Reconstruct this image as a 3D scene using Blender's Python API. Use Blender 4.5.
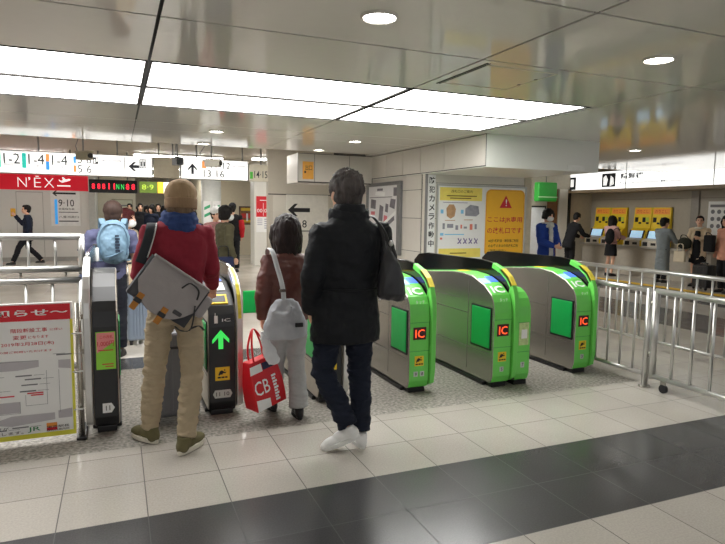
import bpy, bmesh, math, random
from mathutils import Vector as V, Matrix as MX, noise
random.seed(7)
PI = math.pi; R = math.radians
SC = bpy.context.scene; COL = SC.collection
for o in list(bpy.data.objects): bpy.data.objects.remove(o)

# ------------------------------------------------------------------ camera, world, exposure
cd = bpy.data.cameras.new('camera'); cam = bpy.data.objects.new('camera', cd); COL.objects.link(cam)
Mc = MX(((0.92265951, -0.02654899, 0.38470063), (-0.38537812, -0.09849421, 0.91748711), (0.01353242, -0.99478341, -0.10110802)))
rx, dn, fw = Mc.col[0], Mc.col[1], Mc.col[2]
cam.matrix_world = MX(((rx.x, -dn.x, -fw.x, 0), (rx.y, -dn.y, -fw.y, 0), (rx.z, -dn.z, -fw.z, 1.5), (0, 0, 0, 1)))
cd.sensor_width = 36; cd.lens = 586.85 / 725 * 36; cd.clip_start = .05
SC.camera = cam
W = bpy.data.worlds.new('world'); SC.world = W; W.use_nodes = True
W.node_tree.nodes['Background'].inputs[0].default_value = (.97, .985, 1.0, 1)
W.node_tree.nodes['Background'].inputs[1].default_value = .72
SC.view_settings.view_transform = 'Standard'; SC.view_settings.look = 'None'
SC.view_settings.gamma = 1; SC.view_settings.use_curve_mapping = False
SC.view_settings.exposure = -.05
PANEL = 8.0; DOWN = 32.0

# ------------------------------------------------------------------ materials
def lin(c):
    return tuple((x/255/12.92 if x <= 10 else ((x/255+.055)/1.055)**2.4) for x in c)
MATS = {}
def M(name, col=(128,128,128), rough=.5, metal=0., var=.08, scale=14., bump=0., bscale=60., bdist=.004, emit=0., spec=.5, coat=0., stretch=(1,1,1), bstretch=(1,1,1)):
    if name in MATS: return MATS[name]
    m = bpy.data.materials.new(name); m.use_nodes = True; nt = m.node_tree; N = nt.nodes; L = nt.links
    p = N['Principled BSDF']; c = lin(col)
    p.inputs['Roughness'].default_value = rough; p.inputs['Metallic'].default_value = metal
    p.inputs['Specular IOR Level'].default_value = spec
    if coat: p.inputs['Coat Weight'].default_value = coat; p.inputs['Coat Roughness'].default_value = .08
    tc = N.new('ShaderNodeTexCoord')
    def noise_n(sc, st):
        mp = N.new('ShaderNodeMapping'); mp.inputs['Scale'].default_value = st; L.new(tc.outputs['Object'], mp.inputs[0])
        n = N.new('ShaderNodeTexNoise'); n.inputs['Scale'].default_value = sc; n.inputs['Detail'].default_value = 4
        L.new(mp.outputs[0], n.inputs['Vector']); return n
    n = noise_n(scale, stretch)
    mx = N.new('ShaderNodeMix'); mx.data_type = 'RGBA'
    mx.inputs['A'].default_value = (*[max(0, x*(1-var*1.6)) for x in c], 1); mx.inputs['B'].default_value = (*[min(1, x*(1+var*1.6)) for x in c], 1)
    L.new(n.outputs['Fac'], mx.inputs['Factor']); L.new(mx.outputs['Result'], p.inputs['Base Color'])
    if emit:
        p.inputs['Emission Color'].default_value = (*c, 1); p.inputs['Emission Strength'].default_value = emit
    if bump:
        b = N.new('ShaderNodeBump'); b.inputs['Strength'].default_value = bump; b.inputs['Distance'].default_value = bdist
        L.new(noise_n(bscale, bstretch).outputs['Fac'], b.inputs['Height']); L.new(b.outputs[0], p.inputs['Normal'])
    MATS[name] = m; return m

def tile_mat(name, col, x0, y0, px, py, joint, jw, rough, speck, var=.06, sscale=160., cell=.05):
    m = bpy.data.materials.new(name); m.use_nodes = True; nt = m.node_tree; N = nt.nodes; L = nt.links; p = N['Principled BSDF']
    g = N.new('ShaderNodeNewGeometry'); sp = N.new('ShaderNodeSeparateXYZ'); L.new(g.outputs['Position'], sp.inputs[0])
    def ma(op, a, b=None):
        n = N.new('ShaderNodeMath'); n.operation = op
        for i, v in enumerate((a, b)):
            if v is None: continue
            if isinstance(v, (int, float)): n.inputs[i].default_value = v
            else: L.new(v, n.inputs[i])
        return n.outputs[0]
    def axis(s, o, pit):
        u = ma('DIVIDE', ma('SUBTRACT', s, o), pit); fr = ma('FRACT', u)
        d = ma('MULTIPLY', ma('MINIMUM', fr, ma('SUBTRACT', 1., fr)), pit)
        return ma('LESS_THAN', d, jw), ma('FLOOR', u)
    jx, ix = axis(sp.outputs[0], x0, px); jy, iy = axis(sp.outputs[1], y0, py)
    j = ma('MAXIMUM', jx, jy)
    cb = N.new('ShaderNodeCombineXYZ'); L.new(ix, cb.inputs[0]); L.new(iy, cb.inputs[1])
    wn = N.new('ShaderNodeTexWhiteNoise'); wn.noise_dimensions = '3D'; L.new(cb.outputs[0], wn.inputs['Vector'])
    no = N.new('ShaderNodeTexNoise'); no.inputs['Scale'].default_value = sscale; no.inputs['Detail'].default_value = 3; L.new(g.outputs['Position'], no.inputs['Vector'])
    big = N.new('ShaderNodeTexNoise'); big.inputs['Scale'].default_value = 1.7; big.inputs['Detail'].default_value = 5; L.new(g.outputs['Position'], big.inputs['Vector'])
    k = ma('ADD', ma('ADD', 1., ma('MULTIPLY', ma('SUBTRACT', wn.outputs['Value'], .5), cell*2)),
           ma('ADD', ma('MULTIPLY', ma('SUBTRACT', no.outputs['Fac'], .5), speck*4), ma('MULTIPLY', ma('SUBTRACT', big.outputs['Fac'], .5), var*4)))
    sc = N.new('ShaderNodeVectorMath'); sc.operation = 'SCALE'; sc.inputs[0].default_value = lin(col); L.new(k, sc.inputs['Scale'])
    mx = N.new('ShaderNodeMix'); mx.data_type = 'RGBA'; L.new(j, mx.inputs['Factor']); L.new(sc.outputs[0], mx.inputs['A']); mx.inputs['B'].default_value = (*lin(joint), 1)
    L.new(mx.outputs['Result'], p.inputs['Base Color'])
    L.new(ma('ADD', rough, ma('ADD', ma('MULTIPLY', j, .3), ma('MULTIPLY', ma('SUBTRACT', big.outputs['Fac'], .5), .15))), p.inputs['Roughness'])
    MATS[name] = m; return m

WHITE = M('white paint', (236,235,230), .4, var=.02)
BLACK = M('black plastic', (22,22,24), .35, var=.1)
DKGREY = M('dark grey plastic', (60,60,63), .4)
STEEL = M('brushed steel', (172,168,160), .27, .85, var=.05, scale=40, stretch=(1,1,12))
CHROME = M('polished steel', (204,203,200), .3, .8, var=.03)
GREEN = M('green enamel', (112,214,92), .3, var=.03)
DGREEN = M('flap green', (14,162,74), .35, var=.04)
YELLOW = M('yellow film', (243,208,40), .45, var=.04)
REDF = M('red film', (216,26,42), .45, var=.03)
INK = M('black ink', (28,28,30), .6, var=.05)
INKG = M('grey ink', (120,120,124), .6, var=.05)
INKR = M('red ink', (208,38,52), .6, var=.05)
INKW = M('white ink', (245,245,245), .5, var=.02)
INKGR = M('green ink', (30,130,70), .6, var=.05)
PAPER = M('white paper', (240,240,238), .5, var=.02)
RUBBER = M('black rubber', (25,25,26), .75)

# ------------------------------------------------------------------ mesh helpers
def bx(bm, x0, x1, y0, y1, z0, z1, mi=0, m=None):
    vs = [bm.verts.new(V((x, y, z)) if m is None else m @ V((x, y, z))) for x in (x0, x1) for y in (y0, y1) for z in (z0, z1)]
    for q in ((0,1,3,2), (4,6,7,5), (0,4,5,1), (2,3,7,6), (0,2,6,4), (1,5,7,3)):
        bm.faces.new([vs[i] for i in q]).material_index = mi
def quad(bm, x0, x1, z0, z1, y=0., mi=0):
    f = bm.faces.new([bm.verts.new((x, y, z)) for x, z in ((x0,z0), (x1,z0), (x1,z1), (x0,z1))]); f.material_index = mi
def poly(bm, pts, y=0., mi=0, th=0.):
    f = bm.faces.new([bm.verts.new((x, y, z)) for x, z in pts]); f.material_index = mi
def rod(bm, p0, p1, r, n=12, mi=0, r1=None):
    p0, p1 = V(p0), V(p1); t = (p1-p0).normalized(); a = t.orthogonal().normalized(); b = t.cross(a); r1 = r if r1 is None else r1
    A = [bm.verts.new(p0 + (a*math.cos(2*PI*i/n) + b*math.sin(2*PI*i/n))*r) for i in range(n)]
    B = [bm.verts.new(p1 + (a*math.cos(2*PI*i/n) + b*math.sin(2*PI*i/n))*r1) for i in range(n)]
    for i in range(n):
        f = bm.faces.new((A[i], A[(i+1) % n], B[(i+1) % n], B[i])); f.material_index = mi; f.smooth = True
    bm.faces.new(A[::-1]).material_index = mi; bm.faces.new(B).material_index = mi
def tube(bm, pts, rad, n=14, side=(1,0,0), mi=0, closed_ring=False):
    pts = [V(p) for p in pts]; rings = []; S = V(side); k = len(pts)
    for i, p in enumerate(pts):
        if closed_ring: t = pts[(i+1) % k]-pts[i-1]
        else: t = pts[min(i+1, k-1)]-pts[max(i-1, 0)]
        t.normalize(); a = S - t*S.dot(t)
        if a.length < .2: a = V((0,1,0)) - t*t.y
        a.normalize(); b = t.cross(a); r = rad[i] if isinstance(rad, list) else rad
        ra, rb = r if isinstance(r, (list, tuple)) else (r, r)
        rings.append([bm.verts.new(p + a*(ra*math.cos(2*PI*j/n)) + b*(rb*math.sin(2*PI*j/n))) for j in range(n)])
    for i in range(k if closed_ring else k-1):
        A, B = rings[i], rings[(i+1) % k]
        for j in range(n):
            f = bm.faces.new((A[j], A[(j+1) % n], B[(j+1) % n], B[j])); f.smooth = True; f.material_index = mi
    if not closed_ring:
        bm.faces.new(rings[0][::-1]).material_index = mi; bm.faces.new(rings[-1]).material_index = mi
def ball(bm, c, r, m=None, sub=3):
    r = r if isinstance(r, (list, tuple)) else (r, r, r)
    mm = MX.Translation(V(c)) @ MX.Diagonal((*r, 1))
    if m is not None: mm = m @ mm
    bmesh.ops.create_icosphere(bm, subdivisions=sub, radius=1, matrix=mm)
def prism(bm, prof, x0, x1, mi_side=0, mi_wrap=0):
    n = len(prof); A = [bm.verts.new((x0, y, z)) for y, z in prof]; B = [bm.verts.new((x1, y, z)) for y, z in prof]
    bm.faces.new(A[::-1]).material_index = mi_side; bm.faces.new(B).material_index = mi_side
    for i in range(n):
        f = bm.faces.new((A[i], A[(i+1) % n], B[(i+1) % n], B[i])); f.material_index = mi_wrap
def new(): return bmesh.new()
def put(o, parent=None):
    COL.objects.link(o)
    if parent is not None: o.parent = parent
    return o
def obj(name, bm, mats, parent=None, bevel=0., smooth=False, loc=None, rz=0., label=None, seg=2):
    bmesh.ops.recalc_face_normals(bm, faces=bm.faces) if bevel or smooth else None
    me = bpy.data.meshes.new(name); bm.to_mesh(me); bm.free()
    for m in (mats if isinstance(mats, (list, tuple)) else [mats]): me.materials.append(m)
    if smooth: me.polygons.foreach_set('use_smooth', [True]*len(me.polygons))
    o = put(bpy.data.objects.new(name, me), parent)
    if bevel:
        b = o.modifiers.new('bevel', 'BEVEL'); b.width = bevel; b.segments = seg; b.limit_method = 'ANGLE'; b.angle_limit = R(50)
    if loc: o.location = loc
    o.rotation_euler.z = rz
    if label: o['label'] = label
    return o
def tag(o, label, cat, group=None, kind=None):
    o['label'] = label; o['category'] = cat
    if group: o['group'] = group
    if kind: o['kind'] = kind
    return o
def thing(name, label, cat, loc=(0,0,0), rz=0., group=None):
    o = put(bpy.data.objects.new(name, None)); o.empty_display_size = .1
    o.location = loc; o.rotation_euler.z = rz
    return tag(o, label, cat, group)
def struct(name, bm, mats, bevel=0., **k):
    o = obj(name, bm, mats, None, bevel, **k); o['kind'] = 'structure'; return o
def dup(root, loc, rz, label, group=None):
    r = root.copy(); COL.objects.link(r); r.location = loc; r.rotation_euler.z = rz; r['label'] = label
    if group: r['group'] = group
    for ch in list(root.children):
        c = ch.copy(); COL.objects.link(c); c.parent = r
        for g in ch.children:
            d = g.copy(); COL.objects.link(d); d.parent = c
    return r
def remesh(name, bm, mat, parent, vox=.012, it=4, fold=None, clampz=None, sm=.5):
    """voxel-weld overlapping closed shells into one smooth surface"""
    me = bpy.data.meshes.new(name); bm.to_mesh(me); bm.free()
    t = bpy.data.objects.new(name, me); COL.objects.link(t)
    r = t.modifiers.new('r', 'REMESH'); r.mode = 'VOXEL'; r.voxel_size = vox
    s = t.modifiers.new('s', 'SMOOTH'); s.factor = sm; s.iterations = it
    dg = bpy.context.evaluated_depsgraph_get(); out = bpy.data.meshes.new_from_object(t.evaluated_get(dg))
    bpy.data.objects.remove(t); bpy.data.meshes.remove(me); out.name = name
    if fold:
        f, amp = fold; cs = [v.co.copy() for v in out.vertices]; ns = [v.normal.copy() for v in out.vertices]
        for v, c, n in zip(out.vertices, cs, ns):
            a = amp(c) if callable(amp) else amp
            v.co = c + n*(a*noise.fractal(V((c.x*f[0], c.y*f[1], c.z*f[2])), .7, 2., 3))
    if clampz is not None:
        for v in out.vertices: v.co.z = max(v.co.z, clampz)
    out.polygons.foreach_set('use_smooth', [True]*len(out.polygons))
    out.materials.clear(); out.materials.append(mat)
    return put(bpy.data.objects.new(name, out), parent)

# lettering: text becomes faces in the local XZ plane, facing -Y
def txt(bm, s, x, z, h, w=None, y=0., mi=0, rot=0., center=False, bold=.004):
    c = bpy.data.curves.new('t', 'FONT'); c.body = s; c.resolution_u = 2; c.offset = bold
    o = bpy.data.objects.new('t', c); COL.objects.link(o)
    me = bpy.data.meshes.new_from_object(o.evaluated_get(bpy.context.evaluated_depsgraph_get()))
    bpy.data.objects.remove(o); bpy.data.curves.remove(c)
    if not me.vertices: return
    xs = [v.co.x for v in me.vertices]; ys = [v.co.y for v in me.vertices]
    x0, x1, y0, y1 = min(xs), max(xs), min(ys), max(ys); sy = h/max(y1-y0, 1e-4); sx = sy if w is None else w/max(x1-x0, 1e-4)
    vs = []; ca, sa = math.cos(rot), math.sin(rot)
    for v in me.vertices:
        px, pz = (v.co.x-x0)*sx, (v.co.y-y0)*sy
        if center: px -= (x1-x0)*sx/2
        vs.append(bm.verts.new((x+px*ca-pz*sa, y, z+px*sa+pz*ca)))
    for p in me.polygons:
        try:
            f = bm.faces.new([vs[i] for i in p.vertices]); f.material_index = mi
            f.normal_update()
            if f.normal.y > 0: f.normal_flip()
        except ValueError: pass
    bpy.data.meshes.remove(me)
def lettering(parent, mat, items, y, name='lettering'):
    bm = new()
    for it in items:
        if it[0] == '#': quad(bm, *it[1:], y=y)
        elif it[0] == '^': poly(bm, it[1], y=y)
        else: txt(bm, it[0], *it[1:4], **({} if len(it) < 5 else it[4]), y=y) if len(it) > 3 else None
    return obj(name, bm, mat, parent)
def arrow_left(x, z, w, h):
    t = h*.23
    return ('^', [(x, z), (x+h*.55, z+h/2), (x+h*.82, z+h/2), (x+h*.5, z+t/1.4), (x+w, z+t/1.4), (x+w, z-t/1.4), (x+h*.5, z-t/1.4), (x+h*.82, z-h/2), (x+h*.55, z-h/2)])
def arrow_up(x, z, w, h):
    t = w*.14
    return ('^', [(x, z+h), (x-w/2, z+h*.5), (x-w/2, z+h*.3), (x-t, z+h*.62), (x-t, z), (x+t, z), (x+t, z+h*.62), (x+w/2, z+h*.3), (x+w/2, z+h*.5)])
exec_later = []
# ------------------------------------------------------------------ the setting
LT = tile_mat('pale terrazzo tiles', (187,181,172), -.30, 2.12, .406, .405, (84,80,75), .0028, .2, .11, sscale=95)
DT = tile_mat('dark granite tiles', (70,70,71), -.30, 2.12, .406, .405, (40,40,40), .0026, .22, .22, cell=.14, sscale=120)
AG = tile_mat('exposed aggregate', (140,135,127), -20, -20, 60, 60, (120,115,108), .001, .5, .75, var=.05, sscale=42)
RT = tile_mat('pale hall tiles', (196,190,180), 0, 0, .6, .6, (130,124,118), .004, .22, .03)
RD = tile_mat('grey hall tiles', (118,116,114), 0, 0, .6, .6, (90,88,86), .004, .2, .06)
TAC = M('yellow tactile paving', (222,180,40), .6)
bm = new(); mats = [LT, DT, AG, RT, RD, TAC]
def flo(x0, x1, y0, y1, mi): f = bm.faces.new([bm.verts.new((x, y, 0)) for x, y in ((x0,y0), (x1,y0), (x1,y1), (x0,y1))]); f.material_index = mi
flo(-7, 13, -5, 2.12, 0); flo(-7, 13, 2.12, 2.93, 1); flo(-7, 13, 2.93, 3.86, 0); flo(-7, 4.36, 3.86, 5.83, 2); flo(-7, 4.36, 5.83, 6.28, 1)
flo(-7, 4.36, 6.28, 27, 3); flo(4.36, 5.9, 3.86, 27, 3); flo(5.9, 7.0, 3.86, 27, 3); flo(7.0, 8.3, 3.86, 27, 4); flo(8.3, 9.3, 3.86, 27, 3); flo(9.3, 10.55, 3.86, 27, 4)
flo(10.55, 10.85, 3.86, 27, 5); flo(10.85, 13, 3.86, 27, 3)
struct('floor', bm, mats)
CEIL = M('glossy beige ceiling panel', (224,221,214), .075, 0, var=.015, spec=.9, bump=.06, bscale=3.)
JOINT = M('black ceiling joint', (20,19,18), .6)
EDGE = M('beige ceiling edge', (176,168,152), .5)
LITE = M('lit diffuser', (253,252,250), .6, emit=PANEL, var=.0)
bm = new()
XE = [-7, -3.74, -1.76, .232, 2.23, 4.15]; YE = [-5, -3.65, -2.65, -1.65, -.65, .35, 1.35, 2.35, 3.34, 4.33]
def pan(x0, x1, y0, y1, g=.010): bx(bm, x0+g, x1-g, y0+g, y1-g, 2.5, 2.512)
for i in range(5):
    for j in range(9):
        if j == 3: continue
        pan(XE[i], XE[i+1], YE[j], YE[j+1])
    for y0, y1 in ((6.18, 7.25), (7.25, 7.95), (7.95, 9.5)): pan(XE[i], XE[i+1], y0, y1, .009 if y0 < 7 else .004)
for x0, x1, y0, y1 in ((4.15, 8.4, -5, 3.34), (4.15, 8.4, 3.34, 9.8), (8.4, 13, -5, 3.34), (8.4, 13, 3.34, 9.8)): pan(x0, x1, y0, y1, .008)
bx(bm, -7, 4.15, -5, 9.5, 2.53, 2.6, 1); bx(bm, 4.15, 13, -5, 9.8, 2.52, 2.6, 1)
bx(bm, -7, 4.15, 9.5, 9.53, 2.5, 2.78, 2); bx(bm, 4.15, 13, 9.8, 9.83, 2.5, 2.78, 2); bx(bm, -7, 13.2, 9.53, 27, 2.78, 2.9, 2)
struct('ceiling', bm, [CEIL, JOINT, EDGE])
# recessed luminous panels, two diffusers to a fixture
FILL_LITE = M('added fill diffuser', (253,252,250), .6, emit=PANEL*.28, var=.0)  # weaker glow for the fill panels added behind the viewer
def light_panel(x0, x1, y0, y1, label, z=2.5, lm=None):
    t = thing('ceiling_light', label, 'ceiling light', ((x0+x1)/2, (y0+y1)/2, z), 0, 'luminous ceiling panels')
    w, d = (x1-x0)/2, (y1-y0)/2; b = new()
    for a in ((-w, w, -d, -d+.012), (-w, w, d-.012, d), (-w, -w+.012, -d, d), (w-.012, w, -d, d), (-w, w, -.028, .028)): bx(b, *a, -.004, .02)
    obj('frame', b, M('grey light frame', (84,82,80), .6, spec=.2), t)
    for s in (-1, 1):
        b = new(); y = s*d/2; bx(b, -w+.012, w-.012, y-d/2+.03, y+d/2-.03, .006, .02); obj('diffuser', b, lm or LITE, t)
    return t
for x0, x1, l in ((-1.75, .222, 'long white luminous ceiling panel over the left end of the gates'), (.245, 2.215, 'long white luminous ceiling panel over the man in the black coat'), (2.245, 4.08, 'long white luminous ceiling panel next to the white overhead beam'), (-3.74, -1.78, 'long white luminous ceiling panel beyond the notice board')):
    light_panel(x0, x1, 4.34, 6.17, l)
for i, (x0, x1) in enumerate(((-3.74, -1.76), (-1.76, .232), (.232, 2.23), (2.23, 4.15))):
    light_panel(x0+.01, x1-.01, -1.64, -.66, 'added white luminous ceiling panel behind the viewer, ' + ('over the wall side', 'second from the wall side', 'third from the wall side', 'over the open side')[i], lm=FILL_LITE)  # extra row added out of view as fill light
DL = M('lit lamp', (255,252,246), .5, emit=DOWN, var=0.)
def downlight(x, y, z, l, r=.085):
    t = thing('downlight', l, 'downlight', (x, y, z), 0, 'round downlights')
    b = new(); tube(b, [(r*1.06*math.cos(a*PI/14), r*1.06*math.sin(a*PI/14), -.004) for a in range(28)], (.012, .008), 8, (0,0,1), closed_ring=True); obj('trim_ring', b, M('downlight trim', (214,210,200), .35), t)
    b = new(); rod(b, (0,0,-.003), (0,0,.004), r, 28); obj('lamp', b, DL, t)
for a in ((1.27, 2.85, 2.5, 'round downlight over the viewer, nearest the man in the black coat'), (3.22, 2.84, 2.5, 'round downlight in the plain ceiling right of the access hatch'), (1.2, 7.71, 2.5, 'round downlight beyond the luminous panel, the nearer above the cap wearer'), (1.245, 9.2, 2.5, 'small round downlight at the far ceiling edge above the up arrow sign'),
          (3.14, 7.82, 2.5, 'round downlight by the panelled beam, nearer of the two there'), (3.06, 9.2, 2.5, 'round downlight at the far ceiling edge above the orange notice'), (7.31, 6.78, 2.5, 'round downlight right of the white overhead beam')): downlight(*a)
for k, (x, y) in enumerate(((-.7, 2.85), (5.2, 2.84), (1.2, .3), (3.2, .3))): downlight(x, y, 2.5, 'added round downlight outside the view, ' + ('above the notice board side', 'above the swing gate side', 'just behind the viewer', 'behind the viewer on the open side')[k])  # unseen lamps, added for the light they give
# access hatch
t = thing('access_hatch', 'rectangular access hatch with pale rims in the ceiling', 'hatch', (2.63, 3.74, 2.5))
b = new()
for a in ((-.3, .3, -.3, -.29), (-.3, .3, .29, .3), (.288, .3, -.3, .3)): bx(b, *a, -.004, .004)
obj('rim', b, M('hatch rim', (214,208,190), .4), t)
b = new(); bx(b, -.325, -.312, -.34, .34, -.003, .003); bx(b, -.3, -.294, -.34, .34, -.003, .003); obj('slot', b, JOINT, t)
b = new(); bx(b, -.285, .285, -.285, .285, -.002, .003); obj('door', b, CEIL, t)
for y in (-.1, .1): b = new(); rod(b, (.27, y, -.006), (.27, y, 0), .014, 10); obj('latch', b, STEEL, t)

# panelled beams and walls
WALLP = M('cream wall panel', (214,208,200), .3, var=.02)
WALLW = M('warm white wall', (222,217,206), .4, var=.03)
SEAM = M('dark seam', (60,58,56), .6)
BEAM = M('white beam panel', (232,232,226), .35, var=.01)
bm = new(); bx(bm, 4.305, 6.14, 6.3, 12., 2.09, 2.5); struct('beam_front', bm, BEAM)
b = new(); bx(b, 5.6, 5.9, 6.294, 6.3, 2.1, 2.17); struct('trim_1', b, M('beam cover', (240,240,236), .4))
bm = new(); bx(bm, 4.30, 4.304, 6.3, 9.85, 2.1, 2.5, 1)
ys = [6.3, 7.3, 8.0, 8.6, 9.23, 9.85]
for a, c in zip(ys, ys[1:]): bx(bm, 4.285, 4.301, a+.006, c-.006, 2.11, 2.492)
bx(bm, 2.9, 4.3, 9.86, 10.55, 2.0, 2.5, 0)
for a, c in ((2.9, 3.2), (3.2, 3.85), (3.85, 4.29)): bx(bm, a+.005, c-.005, 9.84, 9.86, 2.02, 2.492)
bx(bm, 2.9, 4.3, 9.85, 9.86, 2.0, 2.5, 1)
struct('beam_side', bm, [WALLP, SEAM])
bm = new(); bx(bm, 4.33, 4.5, 8.0, 12.0, 0, 2.78, 1)
for a, c in ((8.02, 8.55), (8.55, 9.6), (9.6, 10.6), (10.6, 12.0)):
    for z0, z1 in ((0, .45), (.45, .9), (.9, 1.42), (1.42, 1.86), (1.86, 2.1)): bx(bm, 4.32, 4.332, a+.004, c-.004, z0+.004, z1-.004)
struct('wall_side', bm, [WALLP, SEAM])
bm = new(); bx(bm, 4.33, 6.15, 7.9, 8.02, 0, 2.12); bx(bm, 4.32, 4.36, 7.885, 7.9, 0, 2.1, 1); bx(bm, 4.33, 6.15, 7.896, 7.9, 1.42, 1.425, 2); bx(bm, 4.33, 6.15, 7.896, 7.9, 1.96, 1.965, 2)
struct('wall_poster', bm, [WALLW, M('grey corner strip', (150,148,148), .4, .5), SEAM])
bm = new(); bx(bm, 6.15, 6.3, 7.88, 9., 0, 2.12); struct('trim_2', bm, M('worn plaster edge', (196,186,166), .8, var=.18, scale=9, bump=.5, bscale=30))
bm = new(); bx(bm, 2.9, 4.4, 12., 12.15, 0, 2.78); bx(bm, 2.9, 4.3, 11.99, 12., 1.84, 1.86, 1); bx(bm, 3.0, 4.2, 11.985, 12., .1, 1.83, 2)
struct('wall_arrow', bm, [M('cream end wall', (206,198,184), .45, var=.03), SEAM, M('cream notice panel', (220,214,202), .4, var=.02)])
bm = new(); bx(bm, -7, -.72, 18.8, 19, 0, 2.8); bx(bm, -.72, -.55, 18.7, 22, 0, 2.8, 1)
for x in (-3.4, -2.55, -1.9): bx(bm, x, x+.015, 18.79, 18.8, 0, 1.95, 2)
bx(bm, -2.55, -1.9, 18.785, 18.8, 1.93, 1.95, 2); bx(bm, -7, -.72, 18.78, 18.8, 0, .12, 2)
struct('wall_left', bm, [M('pale grey wall', (208,206,200), .35, var=.02), M('grey pillar', (176,178,172), .4), M('wall line', (160,158,152), .5)])
bm = new(); bx(bm, -.55, .62, 21.5, 21.7, 0, 2.8); struct('wall_middle', bm, M('beige corridor wall', (206,200,178), .5, var=.04))
bm = new(); bx(bm, -7, 13, 26.6, 26.8, 0, 2.8); struct('wall_back', bm, M('dim back wall', (150,142,126), .6))
bm = new(); bx(bm, 3.05, 6, 20, 20.2, 0, 2.8); bx(bm, 2.95, 3.05, 20, 26, 0, 2.8); struct('wall_far', bm, M('warm far wall', (206,196,172), .5, var=.04))
bm = new(); bx(bm, 3.48, 3.97, 16, 16.5, 0, 2.8); struct('pillar_poster', bm, M('white pillar', (226,224,216), .35, var=.02), .01)
bm = new(); rod(bm, (2.45, 16.8, 0), (2.45, 16.8, 2.8), .27, 32)
struct('pillar_round', bm, M('pale round pillar', (224,226,222), .4))
bm = new(); bx(bm, 12.4, 12.6, 3.9, 14.2, 0, 2.85); bx(bm, 12.36, 12.4, 9.55, 9.75, 0, 2.85, 1); bx(bm, 12.39, 12.4, 5, 13.6, 1.93, 1.935, 2)
struct('wall_right', bm, [M('grey beige ticket wall', (176,168,152), .45, var=.04), M('wall pilaster', (150,144,134), .4), SEAM])
bm = new(); bx(bm, 9.2, 12.6, 12.9, 13.1, 0, 2.85); bx(bm, 10.83, 11.12, 12.82, 12.9, 0, 2.2, 1); bx(bm, 11.16, 11.45, 12.8, 12.9, 0, 2.2, 2); bx(bm, 11.5, 11.56, 12.8, 12.9, 0, 2.2, 3)
struct('wall_hall', bm, [M('hall end wall', (186,178,160), .5), M('brown wood post', (124,82,52), .5, var=.15, scale=6, stretch=(1,1,.1)), WALLW, INK])
bm = new(); bx(bm, -7.2, -7, -5, 19, 0, 2.8); struct('wall_west', bm, WALLW)
bm = new(); bx(bm, 11.45, 12.4, 3.9, 13.4, 2.1, 2.17); bx(bm, 11.9, 12.4, 3.9, 13.4, 2.17, 2.8)
struct('beam_hall', bm, M('brown soffit', (138,120,96), .5))

# lights of the far concourse, several added for brightness
def strip(x0, x1, y, z, label, w=.12, e='lit tube', rz=0.):
    t = thing('strip_light', label, 'strip light', ((x0+x1)/2, y, z), rz, 'strip lights in the far concourse'); l = (x1-x0)/2
    b = new(); bx(b, -l, l, -w-.03, w+.03, 0, .04); obj('housing', b, WHITE, t)
    b = new(); bx(b, -l+.02, l-.02, -w, w, -.025, .0); obj('tube', b, M(e, (255,253,249), .5, emit=28., var=0), t)
strip(-1.5, .35, 10.6, 2.735, 'long white strip light behind the far ceiling edge at left'); strip(1.7, 2.6, 10.8, 2.735, 'white strip light behind the far ceiling edge above the 14-15 sign')
strip(-4, -1, 15.5, 2.735, 'added white strip light over the walking man in the dark suit'); strip(.4, 2.4, 14.5, 2.735, 'added white strip light in the middle of the far concourse'); strip(.2, 2.4, 19, 2.735, 'white strip light over the distant crowd'); strip(.2, 2.6, 23, 2.735, 'white strip light at the far end of the corridor')  # first two strips added to brighten the background
strip(6.8, 9.2, 11.3, 2.735, 'added white strip light hidden in the ticket hall ceiling'); strip(3, 4.6, 14, 2.735, 'added white strip light behind the arrow wall')  # both strips added out of sight to lift the dim areas
strip(5.2, 9.6, 12.0, 2.735, 'added white strip light crossing the ticket hall', rz=0); [downlight(x, y, 2.5, 'added round downlight above the ticket hall, ' + l) for x, y, l in ((10.6, 5.2, 'out of view at the near end'), (9.2, 4.2, 'out of view by the railing'), (11.3, 6.6, 'out of view over the queue'), (11.15, 4.6, 'out of view beside the ticket wall'), (10.9, 6.0, 'out of view near the wall pilaster'))]  # strip and unseen downlights added to light the ticket hall
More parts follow.
